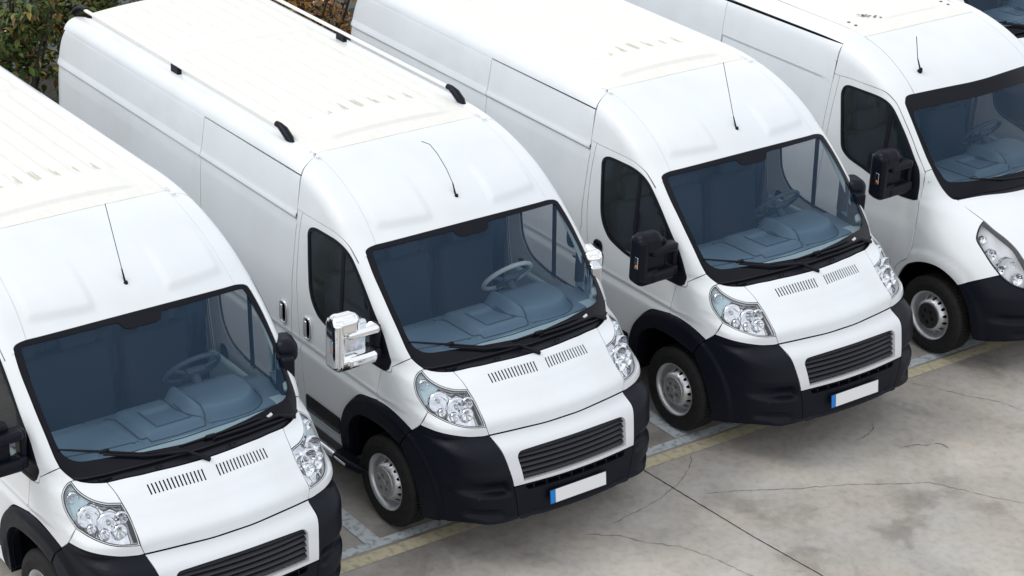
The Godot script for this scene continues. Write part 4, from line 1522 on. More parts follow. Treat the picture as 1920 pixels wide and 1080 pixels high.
# ------------------------------------------------------------------ the rounder van on the right
func round_van(at: Vector3) -> Node3D:
	var sk := Hull.new()
	sk.F = Hull.pchip([.10, .22, .35, .50, .70, .80, .90, 1.0, 1.1, 1.2, 1.3, 1.345, 1.40, 1.75, 2.10, 2.20, 2.60], [-.12, -.03, .03, .05, .03, -.005, -.06, -.14, -.25, -.39, -.58, -.70, -.765, -1.08, -1.415, -1.52, -2.02])
	sk.B = Hull.pchip([.2, .7, .9, 1.1, 1.3, 1.345, 1.6, 2.1, 2.6], [.10, .10, .12, .15, .17, .17, .10, .055, .055])
	sk.W = Hull.pchip([.2, .5, .9, 1.2, 1.6, 2.0, 2.3, 2.5], [.99, 1.01, 1.03, 1.02, 1.0, .97, .945, .92])
	sk.K = Hull.pchip([.2, .9, 1.2, 1.4, 1.9, 2.45], [.30, .28, .26, .15, .12, .14])
	sk.roof = 2.50
	sk.crown = 0.03
	sk.tail = -6.0
	var v := thing("panel_van", "white rounded panel van with almond headlight and black hub caps at the right edge", "van")
	v.position = at
	var left := Vector3(-1, 0, 0)
	var up := Vector3(0, 0.68, 0.73)
	var side := MB.new()
	seams = side
	var gap := v3([-0.718, 1.354, -0.921, -0.705, 1.306, -0.795, -0.667, 1.247, -0.649, -0.646, 1.198, -0.548, -0.601, 1.137, -0.43, -0.572, 1.075, -0.333, -0.563, 1.01, -0.252])
	var hood := v3([0.0, 1.377, -0.74, -0.25, 1.377, -0.765, -0.501, 1.377, -0.841]) + gap + v3([-0.545, 0.955, -0.19, -0.3, 0.95, -0.12, 0.0, 0.95, -0.1])
	put("hood", panel(sk, mirrored_ring(hood), up, {"cell": 0.04}), M.white, v)
	var lamp_out := v3([-0.667, 1.247, -0.649, -0.729, 1.221, -0.633, -0.794, 1.174, -0.6, -0.829, 1.131, -0.566, -0.832, 1.063, -0.479, -0.827, 0.975, -0.368, -0.807, 0.907, -0.285, -0.786, 0.874, -0.242, -0.738, 0.832, -0.177, -0.663, 0.803, -0.121])
	var lamp := lamp_out.duplicate()
	lamp.append_array(v3([-0.61, 0.815, -0.1, -0.575, 0.88, -0.14, -0.56, 0.95, -0.2]))
	var gr := gap.slice(3)
	gr.reverse()
	lamp.append_array(gr)
	var diag := Vector3(-0.55, 0.35, 0.76)
	var lens := pair("headlight", panel(sk, lamp, diag, {"cell": 0.03, "depth": 0.0, "gap": 0.006, "seam": false}), M.lens, v)
	var rim := panel(sk, lamp, diag, {"cell": 0.03, "depth": 0.05, "gap": 0.003, "offset": -0.003, "holes": [shrunk(lamp, diag, 0.013)], "hole_depth": 0.004})
	var bowl := panel(sk, lamp, diag, {"cell": 0.02, "depth": 0.0, "gap": 0.008, "seam": false, "disp": func(w: Vector3) -> float:
		return -0.06 - 0.008 * sin(w.x * 36.0) * sin(w.y * 30.0)})
	var units := []
	for q in [[Vector3(-0.76, 1.13, -0.56), 0.03], [Vector3(-0.765, 1.03, -0.45), 0.05], [Vector3(-0.70, 0.955, -0.31), 0.085], [Vector3(-0.765, 0.93, -0.33), 0.04], [Vector3(-0.67, 0.87, -0.19), 0.05]]:
		var bl := MB.new()
		var br := MB.new()
		var c := sk.drop(q[0], diag.normalized())
		var r: float = q[1]
		c -= sk.normal(c) * (r * 0.35 + 0.008)
		var ax := Vector3(-0.3, 0.1, 1).normalized()
		var xb := ax.cross(Vector3.UP).normalized()
		var xf := Transform3D(Basis(xb, ax, xb.cross(ax)), c)
		for i in 10:
			for j in 3:
				var a0 := TAU * i / 10
				var a1 := TAU * (i + 1) / 10
				var r0 := r * (1.0 - j * 0.33)
				var r1 := r * (1.0 - (j + 1) * 0.33)
				var pts := [xf * Vector3(cos(a0) * r0, -0.8 * (r - r0 * r0 / r), sin(a0) * r0), xf * Vector3(cos(a1) * r0, -0.8 * (r - r0 * r0 / r), sin(a1) * r0), xf * Vector3(cos(a1) * r1, -0.8 * (r - r1 * r1 / r), sin(a1) * r1), xf * Vector3(cos(a0) * r1, -0.8 * (r - r1 * r1 / r), sin(a0) * r1)]
				var nn: Vector3 = (pts[1] - pts[0]).cross(pts[2] - pts[0]).normalized()
				bl.flat(pts, nn if nn.dot(ax) > 0.0 else -nn)
		br.lathe([Vector2(r * 1.08, -0.03), Vector2(r * 1.08, 0.003), Vector2(r * 0.97, 0.0)], xf, 24, 0.2)
		br.lathe([Vector2(r * 0.25, -0.05), Vector2(r * 0.22, -0.01), Vector2(0.0, -0.006)], xf, 10, 0.2)
		units.append([bl.mesh(), br.mesh()])
	for s in 2:
		var fl := func(m: ArrayMesh) -> ArrayMesh: return m if s == 0 else flipped(m)
		put("headlight_rim", fl.call(rim), M.trim, lens[s])
		put("reflector_housing", fl.call(bowl), M.silver, lens[s])
		for u in units:
			put("reflector_bowl", fl.call(u[0]), M.bowl, lens[s])
			put("reflector_ring", fl.call(u[1]), M.chrome_soft, lens[s])
	var scr := v3([-0.718, 1.354, -0.921, -0.75, 1.361, -0.949, -0.778, 1.391, -0.992, -0.813, 1.463, -1.052, -0.863, 1.602, -1.127, -0.882, 1.689, -1.187, -0.891, 1.946, -1.382, -0.88, 2.084, -1.506])
	var scr_top := v3([-0.862, 2.111, -1.527, -0.842, 2.129, -1.541, -0.806, 2.139, -1.545, -0.746, 2.143, -1.537, -0.45, 2.15, -1.5, -0.132, 2.153, -1.471, 0.0, 2.154, -1.468])
	var fender := gap.slice(0, 3)
	fender.append_array(lamp_out.slice(1, 7))
	fender.append_array(v3([-0.959, 0.816, -0.457, -0.984, 0.746, -0.57]))
	var arch := v3([-0.99, 0.771, -0.603, -1.0, 0.808, -0.669, -1.011, 0.838, -0.769, -1.02, 0.839, -0.875, -1.025, 0.819, -0.973, -1.026, 0.781, -1.061, -1.024, 0.72, -1.147, -1.017, 0.605, -1.22, -1.01, 0.46, -1.265])
	fender.append_array(arch)
	fender.append_array(v3([-1.01, 0.46, -1.30, -1.02, 0.657, -1.261, -1.025, 0.73, -1.206, -1.028, 0.798, -1.129, -1.029, 0.866, -1.104, -1.025, 1.077, -1.093, -1.0, 1.23, -1.107, -0.975, 1.314, -1.129, -0.932, 1.495, -1.141, -0.921, 1.581, -1.15, -0.863, 1.602, -1.127]))
	var sl := scr.slice(1, 4)
	sl.reverse()
	fender.append_array(sl)
	pair("fender", panel(sk, fender, Vector3(-0.85, 0.25, 0.45), {"cell": 0.025, "depth": 0.05, "disp": func(w: Vector3) -> float:
		var r := Vector2(w.z + 0.86, w.y - 0.345).length()
		return 0.014 * smooth_step(0.60, 0.57, r) - 0.006 * smooth_step(0.515, 0.49, r)}), M.white, v)
	var door_top := v3([-0.921, 1.581, -1.15, -0.938, 1.741, -1.26, -0.938, 1.84, -1.333, -0.938, 1.961, -1.437, -0.934, 2.073, -1.545, -0.937, 2.125, -1.63, -0.945, 2.15, -1.70, -0.955, 2.156, -1.763, -0.958, 2.15, -1.941, -0.959, 2.145, -2.119, -0.96, 2.133, -2.237])
	var ds := door_top.duplicate()
	var crease := []
	for q in [[-0.70, 2.462, -2.235], [-0.70, 2.44, -2.12], [-0.70, 2.40, -2.02], [-0.706, 2.35, -1.90], [-0.715, 2.28, -1.78], [-0.728, 2.21, -1.65], [-0.746, 2.143, -1.537]]:
		crease.append(sk.drop(Vector3(q[0], q[1], q[2]), Vector3(-0.3, 0.8, 0.45).normalized()))
	ds.append_array(v3([-0.962, 2.135, -2.305, -0.893, 2.406, -2.295, -0.82, 2.45, -2.27]))
	ds.append_array(crease)
	ds.append_array(v3([-0.806, 2.139, -1.545, -0.842, 2.129, -1.541, -0.862, 2.111, -1.527]))
	var sr := scr.slice(4)
	sr.reverse()
	ds.append_array(sr)
	pair("cab_roof_side", panel(sk, ds, Vector3(-0.76, 0.5, 0.4), {"cell": 0.03, "gap": 0.002}), M.white, v)
	var dome := v3([0.0, 2.48, -2.19, -0.3, 2.475, -2.197, -0.55, 2.468, -2.215]) + crease + scr_top.slice(4)
	put("cab_roof", panel(sk, mirrored_ring(dome), Vector3(0, 0.8, 0.6), {"cell": 0.035, "gap": 0.0, "depth": 0.0, "seam": false}), M.white, v)
	var ring := v3([0.0, 1.40, -0.77, -0.3, 1.398, -0.80, -0.501, 1.395, -0.855, -0.66, 1.375, -0.90, -0.72, 1.37, -0.935]) + scr.slice(1) + scr_top
	var pane := v3([0.0, 1.495, -0.855, -0.442, 1.489, -0.914, -0.70, 1.492, -1.0, -0.765, 1.505, -1.045, -0.80, 1.56, -1.09, -0.835, 1.64, -1.15, -0.862, 1.92, -1.36, -0.855, 1.995, -1.42, -0.835, 2.02, -1.445, -0.78, 2.032, -1.44, -0.45, 2.042, -1.40, 0.0, 2.045, -1.37])
	var ws := put("windscreen", panel(sk, mirrored_ring(pane), up, {"cell": 0.06, "gap": -0.012, "offset": -0.005, "depth": 0.0, "seam": false}), M.screen, v)
	put("windscreen_border", panel(sk, mirrored_ring(ring), up, {"cell": 0.05, "gap": 0.001, "holes": [mirrored_ring(pane)], "depth": 0.012, "hole_depth": 0.004}), M.gloss, ws)
	var cowl := v3([0.0, 1.40, -0.77, -0.3, 1.398, -0.80, -0.501, 1.395, -0.855, -0.66, 1.375, -0.90, -0.72, 1.37, -0.935, -0.715, 1.345, -0.90, -0.50, 1.355, -0.80, -0.25, 1.355, -0.73, 0.0, 1.355, -0.70])
	put("cowl", panel(sk, mirrored_ring(cowl), up, {"cell": 0.04, "depth": 0.0, "seam": false, "offset": -0.015, "gap": 0.0}), M.trim, v)
	var wb := MB.new()
	var wp := []
	for p in v3([-0.56, 1.50, -0.965, -0.25, 1.455, -0.86, 0.1, 1.43, -0.82, 0.5, 1.43, -0.87]):
		var q := sk.drop(p, up)
		wp.append(q + sk.normal(q) * 0.014)
	wb.tube(wp, [0.006, 0.009, 0.009, 0.006], 6)
	put("wiper", wb.mesh(), M.seal, v)
	var win := v3([-1.001, 1.584, -2.104, -0.988, 1.78, -2.145, -0.972, 1.976, -2.185, -0.968, 2.027, -2.179, -0.965, 2.064, -2.154, -0.964, 2.083, -2.105, -0.963, 2.09, -1.95, -0.962, 2.095, -1.755, -0.96, 2.083, -1.658, -0.958, 2.049, -1.582, -0.959, 1.985, -1.507, -0.963, 1.839, -1.373, -0.962, 1.66, -1.239, -0.957, 1.563, -1.182, -0.97, 1.33, -1.155, -0.985, 1.318, -1.19, -1.018, 1.318, -1.42, -1.013, 1.36, -1.573, -1.011, 1.409, -1.801, -1.009, 1.442, -1.975, -1.007, 1.484, -2.056, -1.004, 1.524, -2.087])
	var door := door_top.duplicate()
	door.reverse()
	door.append_array(v3([-0.932, 1.495, -1.141, -0.975, 1.314, -1.129, -1.0, 1.23, -1.107, -1.025, 1.077, -1.093, -1.029, 0.866, -1.104, -1.028, 0.798, -1.129, -1.025, 0.73, -1.206, -1.02, 0.657, -1.261, -1.01, 0.43, -1.30, -1.01, 0.43, -2.2, -1.02, 1.0, -2.31, -1.003, 1.55, -2.286, -0.987, 1.781, -2.273, -0.967, 2.039, -2.249]))
	var dr := pair("front_door", panel(sk, door, left, {"cell": 0.05, "holes": [win], "hole_depth": 0.012, "disp": func(w: Vector3) -> float:
		return 0.012 * smooth_step(0.05, -0.03, w.y - 1.12 - 0.1 * (w.z + 1.1))}), M.white, v)
	var bar := zy([-1.60, 1.37, -1.60, 2.08, -1.555, 2.05, -1.555, 1.36])
	var mount := zy([-1.24, 1.66, -1.182, 1.563, -1.155, 1.34, -1.19, 1.322, -1.36, 1.322, -1.34, 1.5])
	for s in 2:
		var fl := func(m: ArrayMesh) -> ArrayMesh: return m if s == 0 else flipped(m)
		put("window_seal", fl.call(panel(sk, win, left, {"cell": 0.05, "gap": -0.002, "offset": 0.004, "depth": 0.01, "holes": [shrunk(win, left, 0.022)], "hole_depth": 0.012, "seam": false})), M.seal, dr[s])
		put("window", fl.call(panel(sk, win, left, {"cell": 0.08, "gap": 0.01, "offset": -0.006, "depth": 0.0, "seam": false})), M.side_glass, dr[s])
		put("window_bar", fl.call(panel(sk, bar, left, {"cell": 0.06, "gap": 0.0, "offset": -0.002, "depth": 0.01, "seam": false, "soft": false})), M.seal, dr[s])
		put("mirror_mount", fl.call(panel(sk, mount, left, {"cell": 0.05, "gap": 0.0, "offset": 0.004, "depth": 0.02, "seam": false})), M.black, dr[s])
	pair("door_post", panel(sk, zy([-2.237, 2.133, -2.249, 2.039, -2.273, 1.781, -2.286, 1.55, -2.31, 1.0, -2.2, 0.43, -2.27, 0.43, -2.37, 1.0, -2.346, 1.598, -2.319, 2.017, -2.305, 2.133]), left, {"cell": 0.08}), M.white, v)
	pair("sliding_door", panel(sk, zy([-2.295, 2.40, -2.319, 2.017, -2.346, 1.598, -2.37, 1.0, -2.27, 0.43, -3.7, 0.43, -3.80, 1.2, -3.80, 2.0, -3.791, 2.385]), left, {"cell": Vector2(0.07, 0.03), "cv": [2.03, 2.045, 2.055, 2.065, 2.08], "disp": func(w: Vector3) -> float:
		return -0.012 * smooth_step(2.062, 2.05, w.y + 0.03 * smooth_step(-2.5, -2.35, w.z)) * smooth_step(-2.40, -2.44, w.z) * smooth_step(0.9, 1.0, w.y)}), M.white, v)
	pair("rear_side_panel", panel(sk, zy([-3.791, 2.385, -3.80, 2.0, -3.80, 1.2, -3.7, 0.43, -5.9, 0.43, -5.95, 1.6, -5.85, 2.385]), left, {"cell": 0.09, "soft": false}), M.white, v)
	pair("roof_edge", panel(sk, [sk.drop(Vector3(-0.9, 2.4025, -2.296), left)] + v3([-0.82, 2.45, -2.275, -0.70, 2.465, -2.24, -0.70, 2.465, -5.8]) + [sk.drop(Vector3(-0.9, 2.3875, -5.8), left)], Vector3(-0.6, 0.8, 0), {"cell": Vector2(0.15, 0.03), "soft": false, "gap": 0.0, "seam": false, "depth": 0.0}), M.white, v)
	var rf := put("roof", panel(sk, mirrored_ring(v3([0.0, 2.48, -2.195, -0.3, 2.475, -2.202, -0.55, 2.468, -2.22, -0.70, 2.462, -2.24, -0.70, 2.46, -5.8, 0.0, 2.46, -5.8])), Vector3.UP, {"cell": Vector2(0.04, 0.08), "soft": false, "gap": 0.0015, "cu": [-0.36, -0.35, -0.34, -0.33, 0.43, 0.44, 0.45, 0.46], "cv": [2.40, 2.41, 2.42, 2.43, 3.0, 3.01, 3.02, 3.03], "disp": func(w: Vector3) -> float:
		var q := maxf(absf(w.x - 0.05) - 0.28, 0.0)
		var e := maxf(absf(w.z + 2.715) - 0.19, 0.0)
		var d := Vector2(q, e).length()
		return 0.011 * smooth_step(0.125, 0.10, d) + 0.004 * smooth_step(-2.36, -2.34, w.z) + 0.004 * sin(w.x * 42.0) * smooth_step(-3.1, -3.2, w.z)}), M.roof, v)
	for q in [[-0.60, -2.45], [-0.60, -2.54], [-0.60, -3.55], [-0.60, -3.64], [0.60, -2.45], [0.60, -2.54]]:
		var plug := MB.new()
		plug.lathe([Vector2(0.016, 0.0), Vector2(0.014, 0.004), Vector2(0.0, 0.004)], Transform3D(Basis.IDENTITY, sk.drop(Vector3(q[0], 2.5, q[1]), Vector3.UP)), 12)
		put("roof_plug", plug.mesh(), M.steel_dark, rf)
	var rust := MB.new()
	var rng := RandomNumberGenerator.new()
	rng.seed = 5
	for i in 15:
		var t := rng.randf()
		var c := sk.drop(Vector3(-0.42 + t * 0.12 + rng.randf_range(-0.02, 0.02), 2.5, -2.62 + t * 0.16 + rng.randf_range(-0.02, 0.02)), Vector3.UP) + Vector3(0, 0.007, 0)
		var pts := []
		for k in 6:
			var a := TAU * k / 6
			pts.append(c + Vector3(cos(a) * rng.randf_range(0.006, 0.02), 0.0005 * i, sin(a) * rng.randf_range(0.006, 0.018)))
		rust.flat(pts, Vector3.UP)
	put("flaking_paint", rust.mesh(), plain("rusty_patch", col(0.16, 0.14, 0.11), 0.9), rf).set_meta("kind", "stuff")
	var cap := MB.new()
	cap.rbox(Vector3(0, 1.4, -5.85), Vector3(1.9, 1.95, 0.1), 0.04)
	put("rear_door", cap.mesh(), M.white, v)
	var bump := v3([-0.984, 0.746, -0.57, -0.959, 0.816, -0.457, -0.813, 0.906, -0.29, -0.786, 0.872, -0.242, -0.738, 0.83, -0.177, -0.663, 0.80, -0.121, -0.55, 0.79, -0.08, -0.40, 0.785, -0.04, -0.40, 0.32, 0.02, -0.632, 0.325, -0.072, -0.863, 0.291, -0.295, -0.907, 0.281, -0.387, -0.935, 0.413, -0.411, -0.95, 0.537, -0.441, -0.971, 0.675, -0.512])
	pair("bumper_corner", panel(sk, bump, Vector3(-0.6, 0.1, 0.78), {"cell": 0.018, "depth": 0.05, "disp": func(w: Vector3) -> float:
		var r := Vector2(w.z + 0.86, w.y - 0.345).length()
		return 0.012 * smooth_step(0.56, 0.54, r) - 0.035 * smooth_step(0.60, 0.53, w.y) * smooth_step(0.49, 0.51, w.y) * smooth_step(0.93, 0.80, absf(w.x)) - 0.02 * smooth_step(0.43, 0.40, w.y) * smooth_step(0.35, 0.37, w.y) * smooth_step(0.78, 0.7, absf(w.x))}), M.black, v)
	put("bumper", panel(sk, mirrored_ring(v3([0.0, 0.785, 0.0, -0.40, 0.785, -0.04, -0.40, 0.32, 0.02, 0.0, 0.32, 0.05])), Vector3(0, 0, 1), {"cell": 0.05}), M.black, v)
	put("grille", panel(sk, mirrored_ring(v3([0.0, 0.95, -0.1, -0.3, 0.95, -0.12, -0.545, 0.955, -0.19, -0.57, 0.88, -0.14, -0.61, 0.81, -0.1, -0.55, 0.79, -0.08, -0.40, 0.785, -0.04, 0.0, 0.785, 0.0])), Vector3(0, 0.2, 1), {"cell": 0.04}), M.trim, v)
	put("side_frame", side.mesh(), M.dark, v)
	put("side_frame", flipped(side.mesh()), M.dark, v)
	seams = null
	var ab := put("aerial", W.aerial_base, M.seal, v)
	ab.position = sk.drop(Vector3(-0.551, 2.267, -1.68), up)
	var rod := MB.new()
	rod.tube([Vector3(0, 0.11, -0.04), Vector3(0.0, 0.30, -0.085)], 0.0035, 6)
	put("aerial_rod", rod.mesh(), M.seal, ab)
	add_mirrors(v, M.black, M.black, Vector3(0.0, 0.045, -0.22))
	var cab := Node3D.new()
	add_cab(v, M.dash_dark, Vector3(0.44, 1.48, -1.73))
	for n in v.get_children():
		if String(n.name).begins_with("dashboard"):
			n.position += Vector3(0, -0.01, -0.30)
		elif String(n.name).begins_with("pillar_lining"):
			n.position += Vector3(0.02 if String(n.name) == "pillar_lining" else -0.02, 0.06, -0.22)
		elif String(n.name) in ["driver_seat", "passenger_bench", "bulkhead", "headliner"] or String(n.name).begins_with("door_lining"):
			n.position += Vector3(0, 0.0, -0.17)
		elif String(n.name).begins_with("wheel_arch_liner"):
			n.position += Vector3(0, 0.0, 0.1)
	cab.free()
	add_wheel(v, Vector3(-0.905, 0.352, -0.83), 0.9, true)
	add_wheel(v, Vector3(0.905, 0.352, -0.83), 0.3, true)
	add_wheel(v, Vector3(-0.905, 0.352, -4.7), 0.2, true)
	add_wheel(v, Vector3(0.905, 0.352, -4.7), 0.6, true)
	return v


# ------------------------------------------------------------------ ground, paint, cracks, planting
func sheet(a: Vector2, b: Vector2, c: Vector2, d: Vector2, y: float) -> MB:
	var m := MB.new()
	m.flat([Vector3(a.x, y, a.y), Vector3(b.x, y, b.y), Vector3(c.x, y, c.y), Vector3(d.x, y, d.y)], Vector3.UP)
	return m

func ribbon(pts: Array, w0: float, w1: float, y: float, seed_: int, jag: float) -> ArrayMesh:   # a thin irregular crack or joint
	var rng := RandomNumberGenerator.new()
	rng.seed = seed_
	var fine := []
	for i in pts.size() - 1:
		var k := maxi(2, int(pts[i].distance_to(pts[i + 1]) / 0.03))
		for s in k:
			var p: Vector2 = pts[i].lerp(pts[i + 1], float(s) / k)
			fine.append(p + Vector2(rng.randf_range(-jag, jag), rng.randf_range(-jag, jag)))
	fine.append(pts[pts.size() - 1])
	var m := MB.new()
	for i in fine.size():
		var t: Vector2 = (fine[mini(i + 1, fine.size() - 1)] - fine[maxi(i - 1, 0)]).normalized()
		var o := Vector2(-t.y, t.x) * lerpf(w0, w1, rng.randf())
		if jag > 0.0 and (i == 0 or i == fine.size() - 1):
			o *= 0.15
		m.vert(Vector3(fine[i].x + o.x, y, fine[i].y + o.y), Vector3.UP)
		m.vert(Vector3(fine[i].x - o.x, y, fine[i].y - o.y), Vector3.UP)
		if i > 0:
			m.quad(i * 2 - 2, i * 2 - 1, i * 2 + 1, i * 2)
	return m.mesh()

func concrete_image(size: int) -> ImageTexture:
	var blotch := noise(0.0035, 31, 3, 70.0).get_seamless_image(size, size)
	var swirl_n := noise(0.007, 77, 5, 120.0)
	var swirl := swirl_n.get_seamless_image(size, size)
	var fine := noise(0.07, 5, 3).get_seamless_image(size, size)
	var warm := noise(0.006, 91, 3, 40.0).get_seamless_image(size, size)
	var a := blotch.get_data()
	var b := swirl.get_data()
	var c := fine.get_data()
	var d := warm.get_data()
	var o := PackedByteArray()
	o.resize(size * size * 3)
	for i in size * size:
		var v := 0.5 + (a[i] - 128) * 0.0010 + (b[i] - 128) * 0.0011 + (c[i] - 128) * 0.00012
		v = v * 0.40 + 0.468
		var dark := clampf((150.0 - b[i] - (a[i] - 128) * 0.5) / 130.0 - 0.45, 0.0, 0.5)
		v -= dark * 0.12
		var w := (d[i] - 128) * 0.00009
		o[i * 3] = clampi(int((v + w + 0.022) * 255.0), 0, 255)
		o[i * 3 + 1] = clampi(int((v + 0.003) * 255.0), 0, 255)
		o[i * 3 + 2] = clampi(int((v - w - 0.022) * 255.0), 0, 255)
	return ImageTexture.create_from_image(Image.create_from_data(size, size, false, Image.FORMAT_RGB8, o))

func worn_paint(called: String, paint: Color, under: Color, seed_: int) -> StandardMaterial3D:
	var m := plain(called, Color.WHITE, 0.8, 0.0, 0.3)
	m.albedo_texture = noise_tex(noise(0.03, seed_, 5, 12.0), 512, [0.0, under, 0.22, under.lerp(paint, 0.35), 0.36, paint.lerp(under, 0.22), 0.55, paint, 1.0, paint.lightened(0.08)])
	triplanar(m, 1.1, true)
	return m

func build_ground() -> void:
	var conc := plain("concrete", Color.WHITE, 0.85, 0.0, 0.3)
	conc.albedo_texture = concrete_image(1024)
	triplanar(conc, 7.3, true)
	conc.detail_enabled = true
	conc.detail_blend_mode = BaseMaterial3D.BLEND_MODE_MUL
	conc.detail_albedo = noise_tex(noise(0.022, 17, 5, 18.0), 512, [0.0, Color(0.915, 0.912, 0.9), 0.45, Color(0.975, 0.974, 0.97), 1.0, Color(1, 1, 1)])
	conc.detail_uv_layer = BaseMaterial3D.DETAIL_UV_2
	conc.uv2_triplanar = true
	conc.uv2_world_triplanar = true
	conc.uv2_scale = Vector3.ONE / 1.1
	conc.normal_enabled = true
	conc.normal_texture = noise_tex(noise(0.05, 44, 4), 512, [], true, 2.0)
	conc.normal_scale = 0.25
	structure("ground", sheet(Vector2(-70, -70), Vector2(70, -70), Vector2(70, 70), Vector2(-70, 70), 0.0).mesh(), conc, "grey stained concrete yard under and in front of the vans")
	var white := worn_paint("worn_white_paint", Color(0.78, 0.81, 0.83), Color(0.55, 0.55, 0.53), 12)
	var yellow := worn_paint("worn_yellow_paint", Color(0.80, 0.762, 0.645), Color(0.63, 0.605, 0.55), 23)
	# the bay lines run almost square to the vans
	var line := func(x: float, off: float) -> Vector2: return Vector2(x, off - 0.667 + 0.0215 * (x - 1.5))
	structure("white_stop_line", sheet(line.call(-9, -0.03), line.call(14, -0.08), line.call(14, 0.03), line.call(-9, 0.055), 0.004).mesh(), white, "worn white stop line across the parking bays")
	structure("yellow_stop_line", sheet(line.call(-9, 0.10), line.call(14, 0.04), line.call(14, 0.145), line.call(-9, 0.235), 0.004).mesh(), yellow, "faded yellow line in front of the white stop line")
	for x in [-4.0, -1.225, 1.75, 4.35, 7.1]:
		var w := 0.066
		structure("bay_line", sheet(Vector2(x - w, -7.0), Vector2(x + w, -7.0), Vector2(x + w, -0.72), Vector2(x - w, -0.72), 0.0065).mesh(), white, "white line between two parking bays")
	var joint := plain("joint_gap", col(0.035, 0.034, 0.032), 0.95, 0.0, 0.1)
	var crack := plain("crack_gap", col(0.15, 0.145, 0.137), 0.95, 0.0, 0.1)
	structure("concrete_joint", ribbon([Vector2(1.10, -1.6), Vector2(1.14, -0.45), Vector2(1.154, -0.137), Vector2(1.193, 0.744), Vector2(1.251, 1.406), Vector2(1.33, 3.2)], 0.0035, 0.0055, 0.003, 1, 0.0015), joint, "straight dark joint between the concrete slabs")
	var lists := [[1.617, -0.464, 1.532, -0.353, 1.347, -0.23, 1.215, -0.156, 1.136, -0.129, 0.962, -0.067, 0.756, -0.029, 0.4, 0.02], [1.3, 0.07, 1.506, 0.153, 1.93, 0.39, 2.337, 0.577, 2.712, 0.801, 2.914, 0.913, 3.027, 1.107, 3.142, 1.32, 3.304, 1.544, 3.42, 1.9], [0.15, 0.02, 0.354, 0.174, 0.459, 0.352, 0.637, 0.542, 0.737, 0.769, 0.81, 1.115, 0.9, 1.6], [3.86, -0.50, 3.997, -0.415, 4.132, -0.187, 4.266, 0.063, 4.429, 0.307, 4.45, 0.457, 4.6, 0.9], [2.908, 0.1, 3.064, 0.094, 3.18, 0.03, 3.228, -0.019], [3.132, 0.395, 3.262, 0.416, 3.339, 0.487, 3.457, 0.52, 3.45, 0.622], [1.70, -0.95, 1.78, -0.86, 1.80, -0.72]]
	for i in lists.size():
		var pts := []
		for k in range(0, lists[i].size(), 2):
			pts.append(Vector2(lists[i][k], lists[i][k + 1]))
		structure("concrete_crack", ribbon(pts, 0.0008, 0.0032 if i < 4 else 0.005, 0.003, 40 + i, 0.008), crack, "thin wandering crack in the concrete")
	# behind the vans: a strip of soil, then the next row of bays on asphalt
	var soil := plain("soil", col(0.035, 0.028, 0.02), 0.95)
	soil.albedo_texture = noise_tex(noise(0.03, 61, 5), 512, [0.0, Color(0.5, 0.5, 0.5), 1.0, Color(1, 1, 1)])
	triplanar(soil, 1.5, true)
	structure("soil_strip", sheet(Vector2(-40, -11.4), Vector2(40, -11.4), Vector2(40, -7.2), Vector2(-40, -7.2), 0.005).mesh(), soil, "dark soil strip behind the parked vans")
	var asph := plain("asphalt", col(0.085, 0.10, 0.105), 0.9)
	asph.albedo_texture = noise_tex(noise(0.04, 67, 5), 512, [0.0, Color(0.75, 0.75, 0.75), 1.0, Color(1, 1, 1)])
	triplanar(asph, 2.0, true)
	structure("back_road", sheet(Vector2(-60, -50), Vector2(60, -50), Vector2(60, -11.4), Vector2(-60, -11.4), 0.005).mesh(), asph, "grey asphalt behind the planting")
	for q in [[3.3, -14.6, 9.0, -14.1], [3.0, -12.1, 6.0, -11.8], [-3.0, -13.0, 2.2, -12.7]]:
		var a := Vector2(q[0], q[1])
		var b := Vector2(q[2], q[3])
		var s := (b - a).orthogonal().normalized() * 0.06
		structure("road_line", sheet(a - s, b - s, b + s, a + s, 0.009).mesh(), white, "white line on the asphalt behind the planting")

func leaf_mesh() -> ArrayMesh:
	var m := MB.new()
	var out := [Vector2(0, 0), Vector2(0.22, 0.25), Vector2(0.26, 0.5), Vector2(0.13, 0.8), Vector2(0, 1.0)]
	for s in [-1.0, 1.0]:
		var a := []
		for p in out:
			a.append(Vector3(p.x * s, 0.14 * absf(p.x) * 2.0 - 0.25 * p.y * p.y, p.y))
		for i in range(1, 4):
			var n := Vector3(-s * 0.3, 1, 0).normalized()
			m.flat([a[0], a[i], a[i + 1]], n)
	return m.mesh()

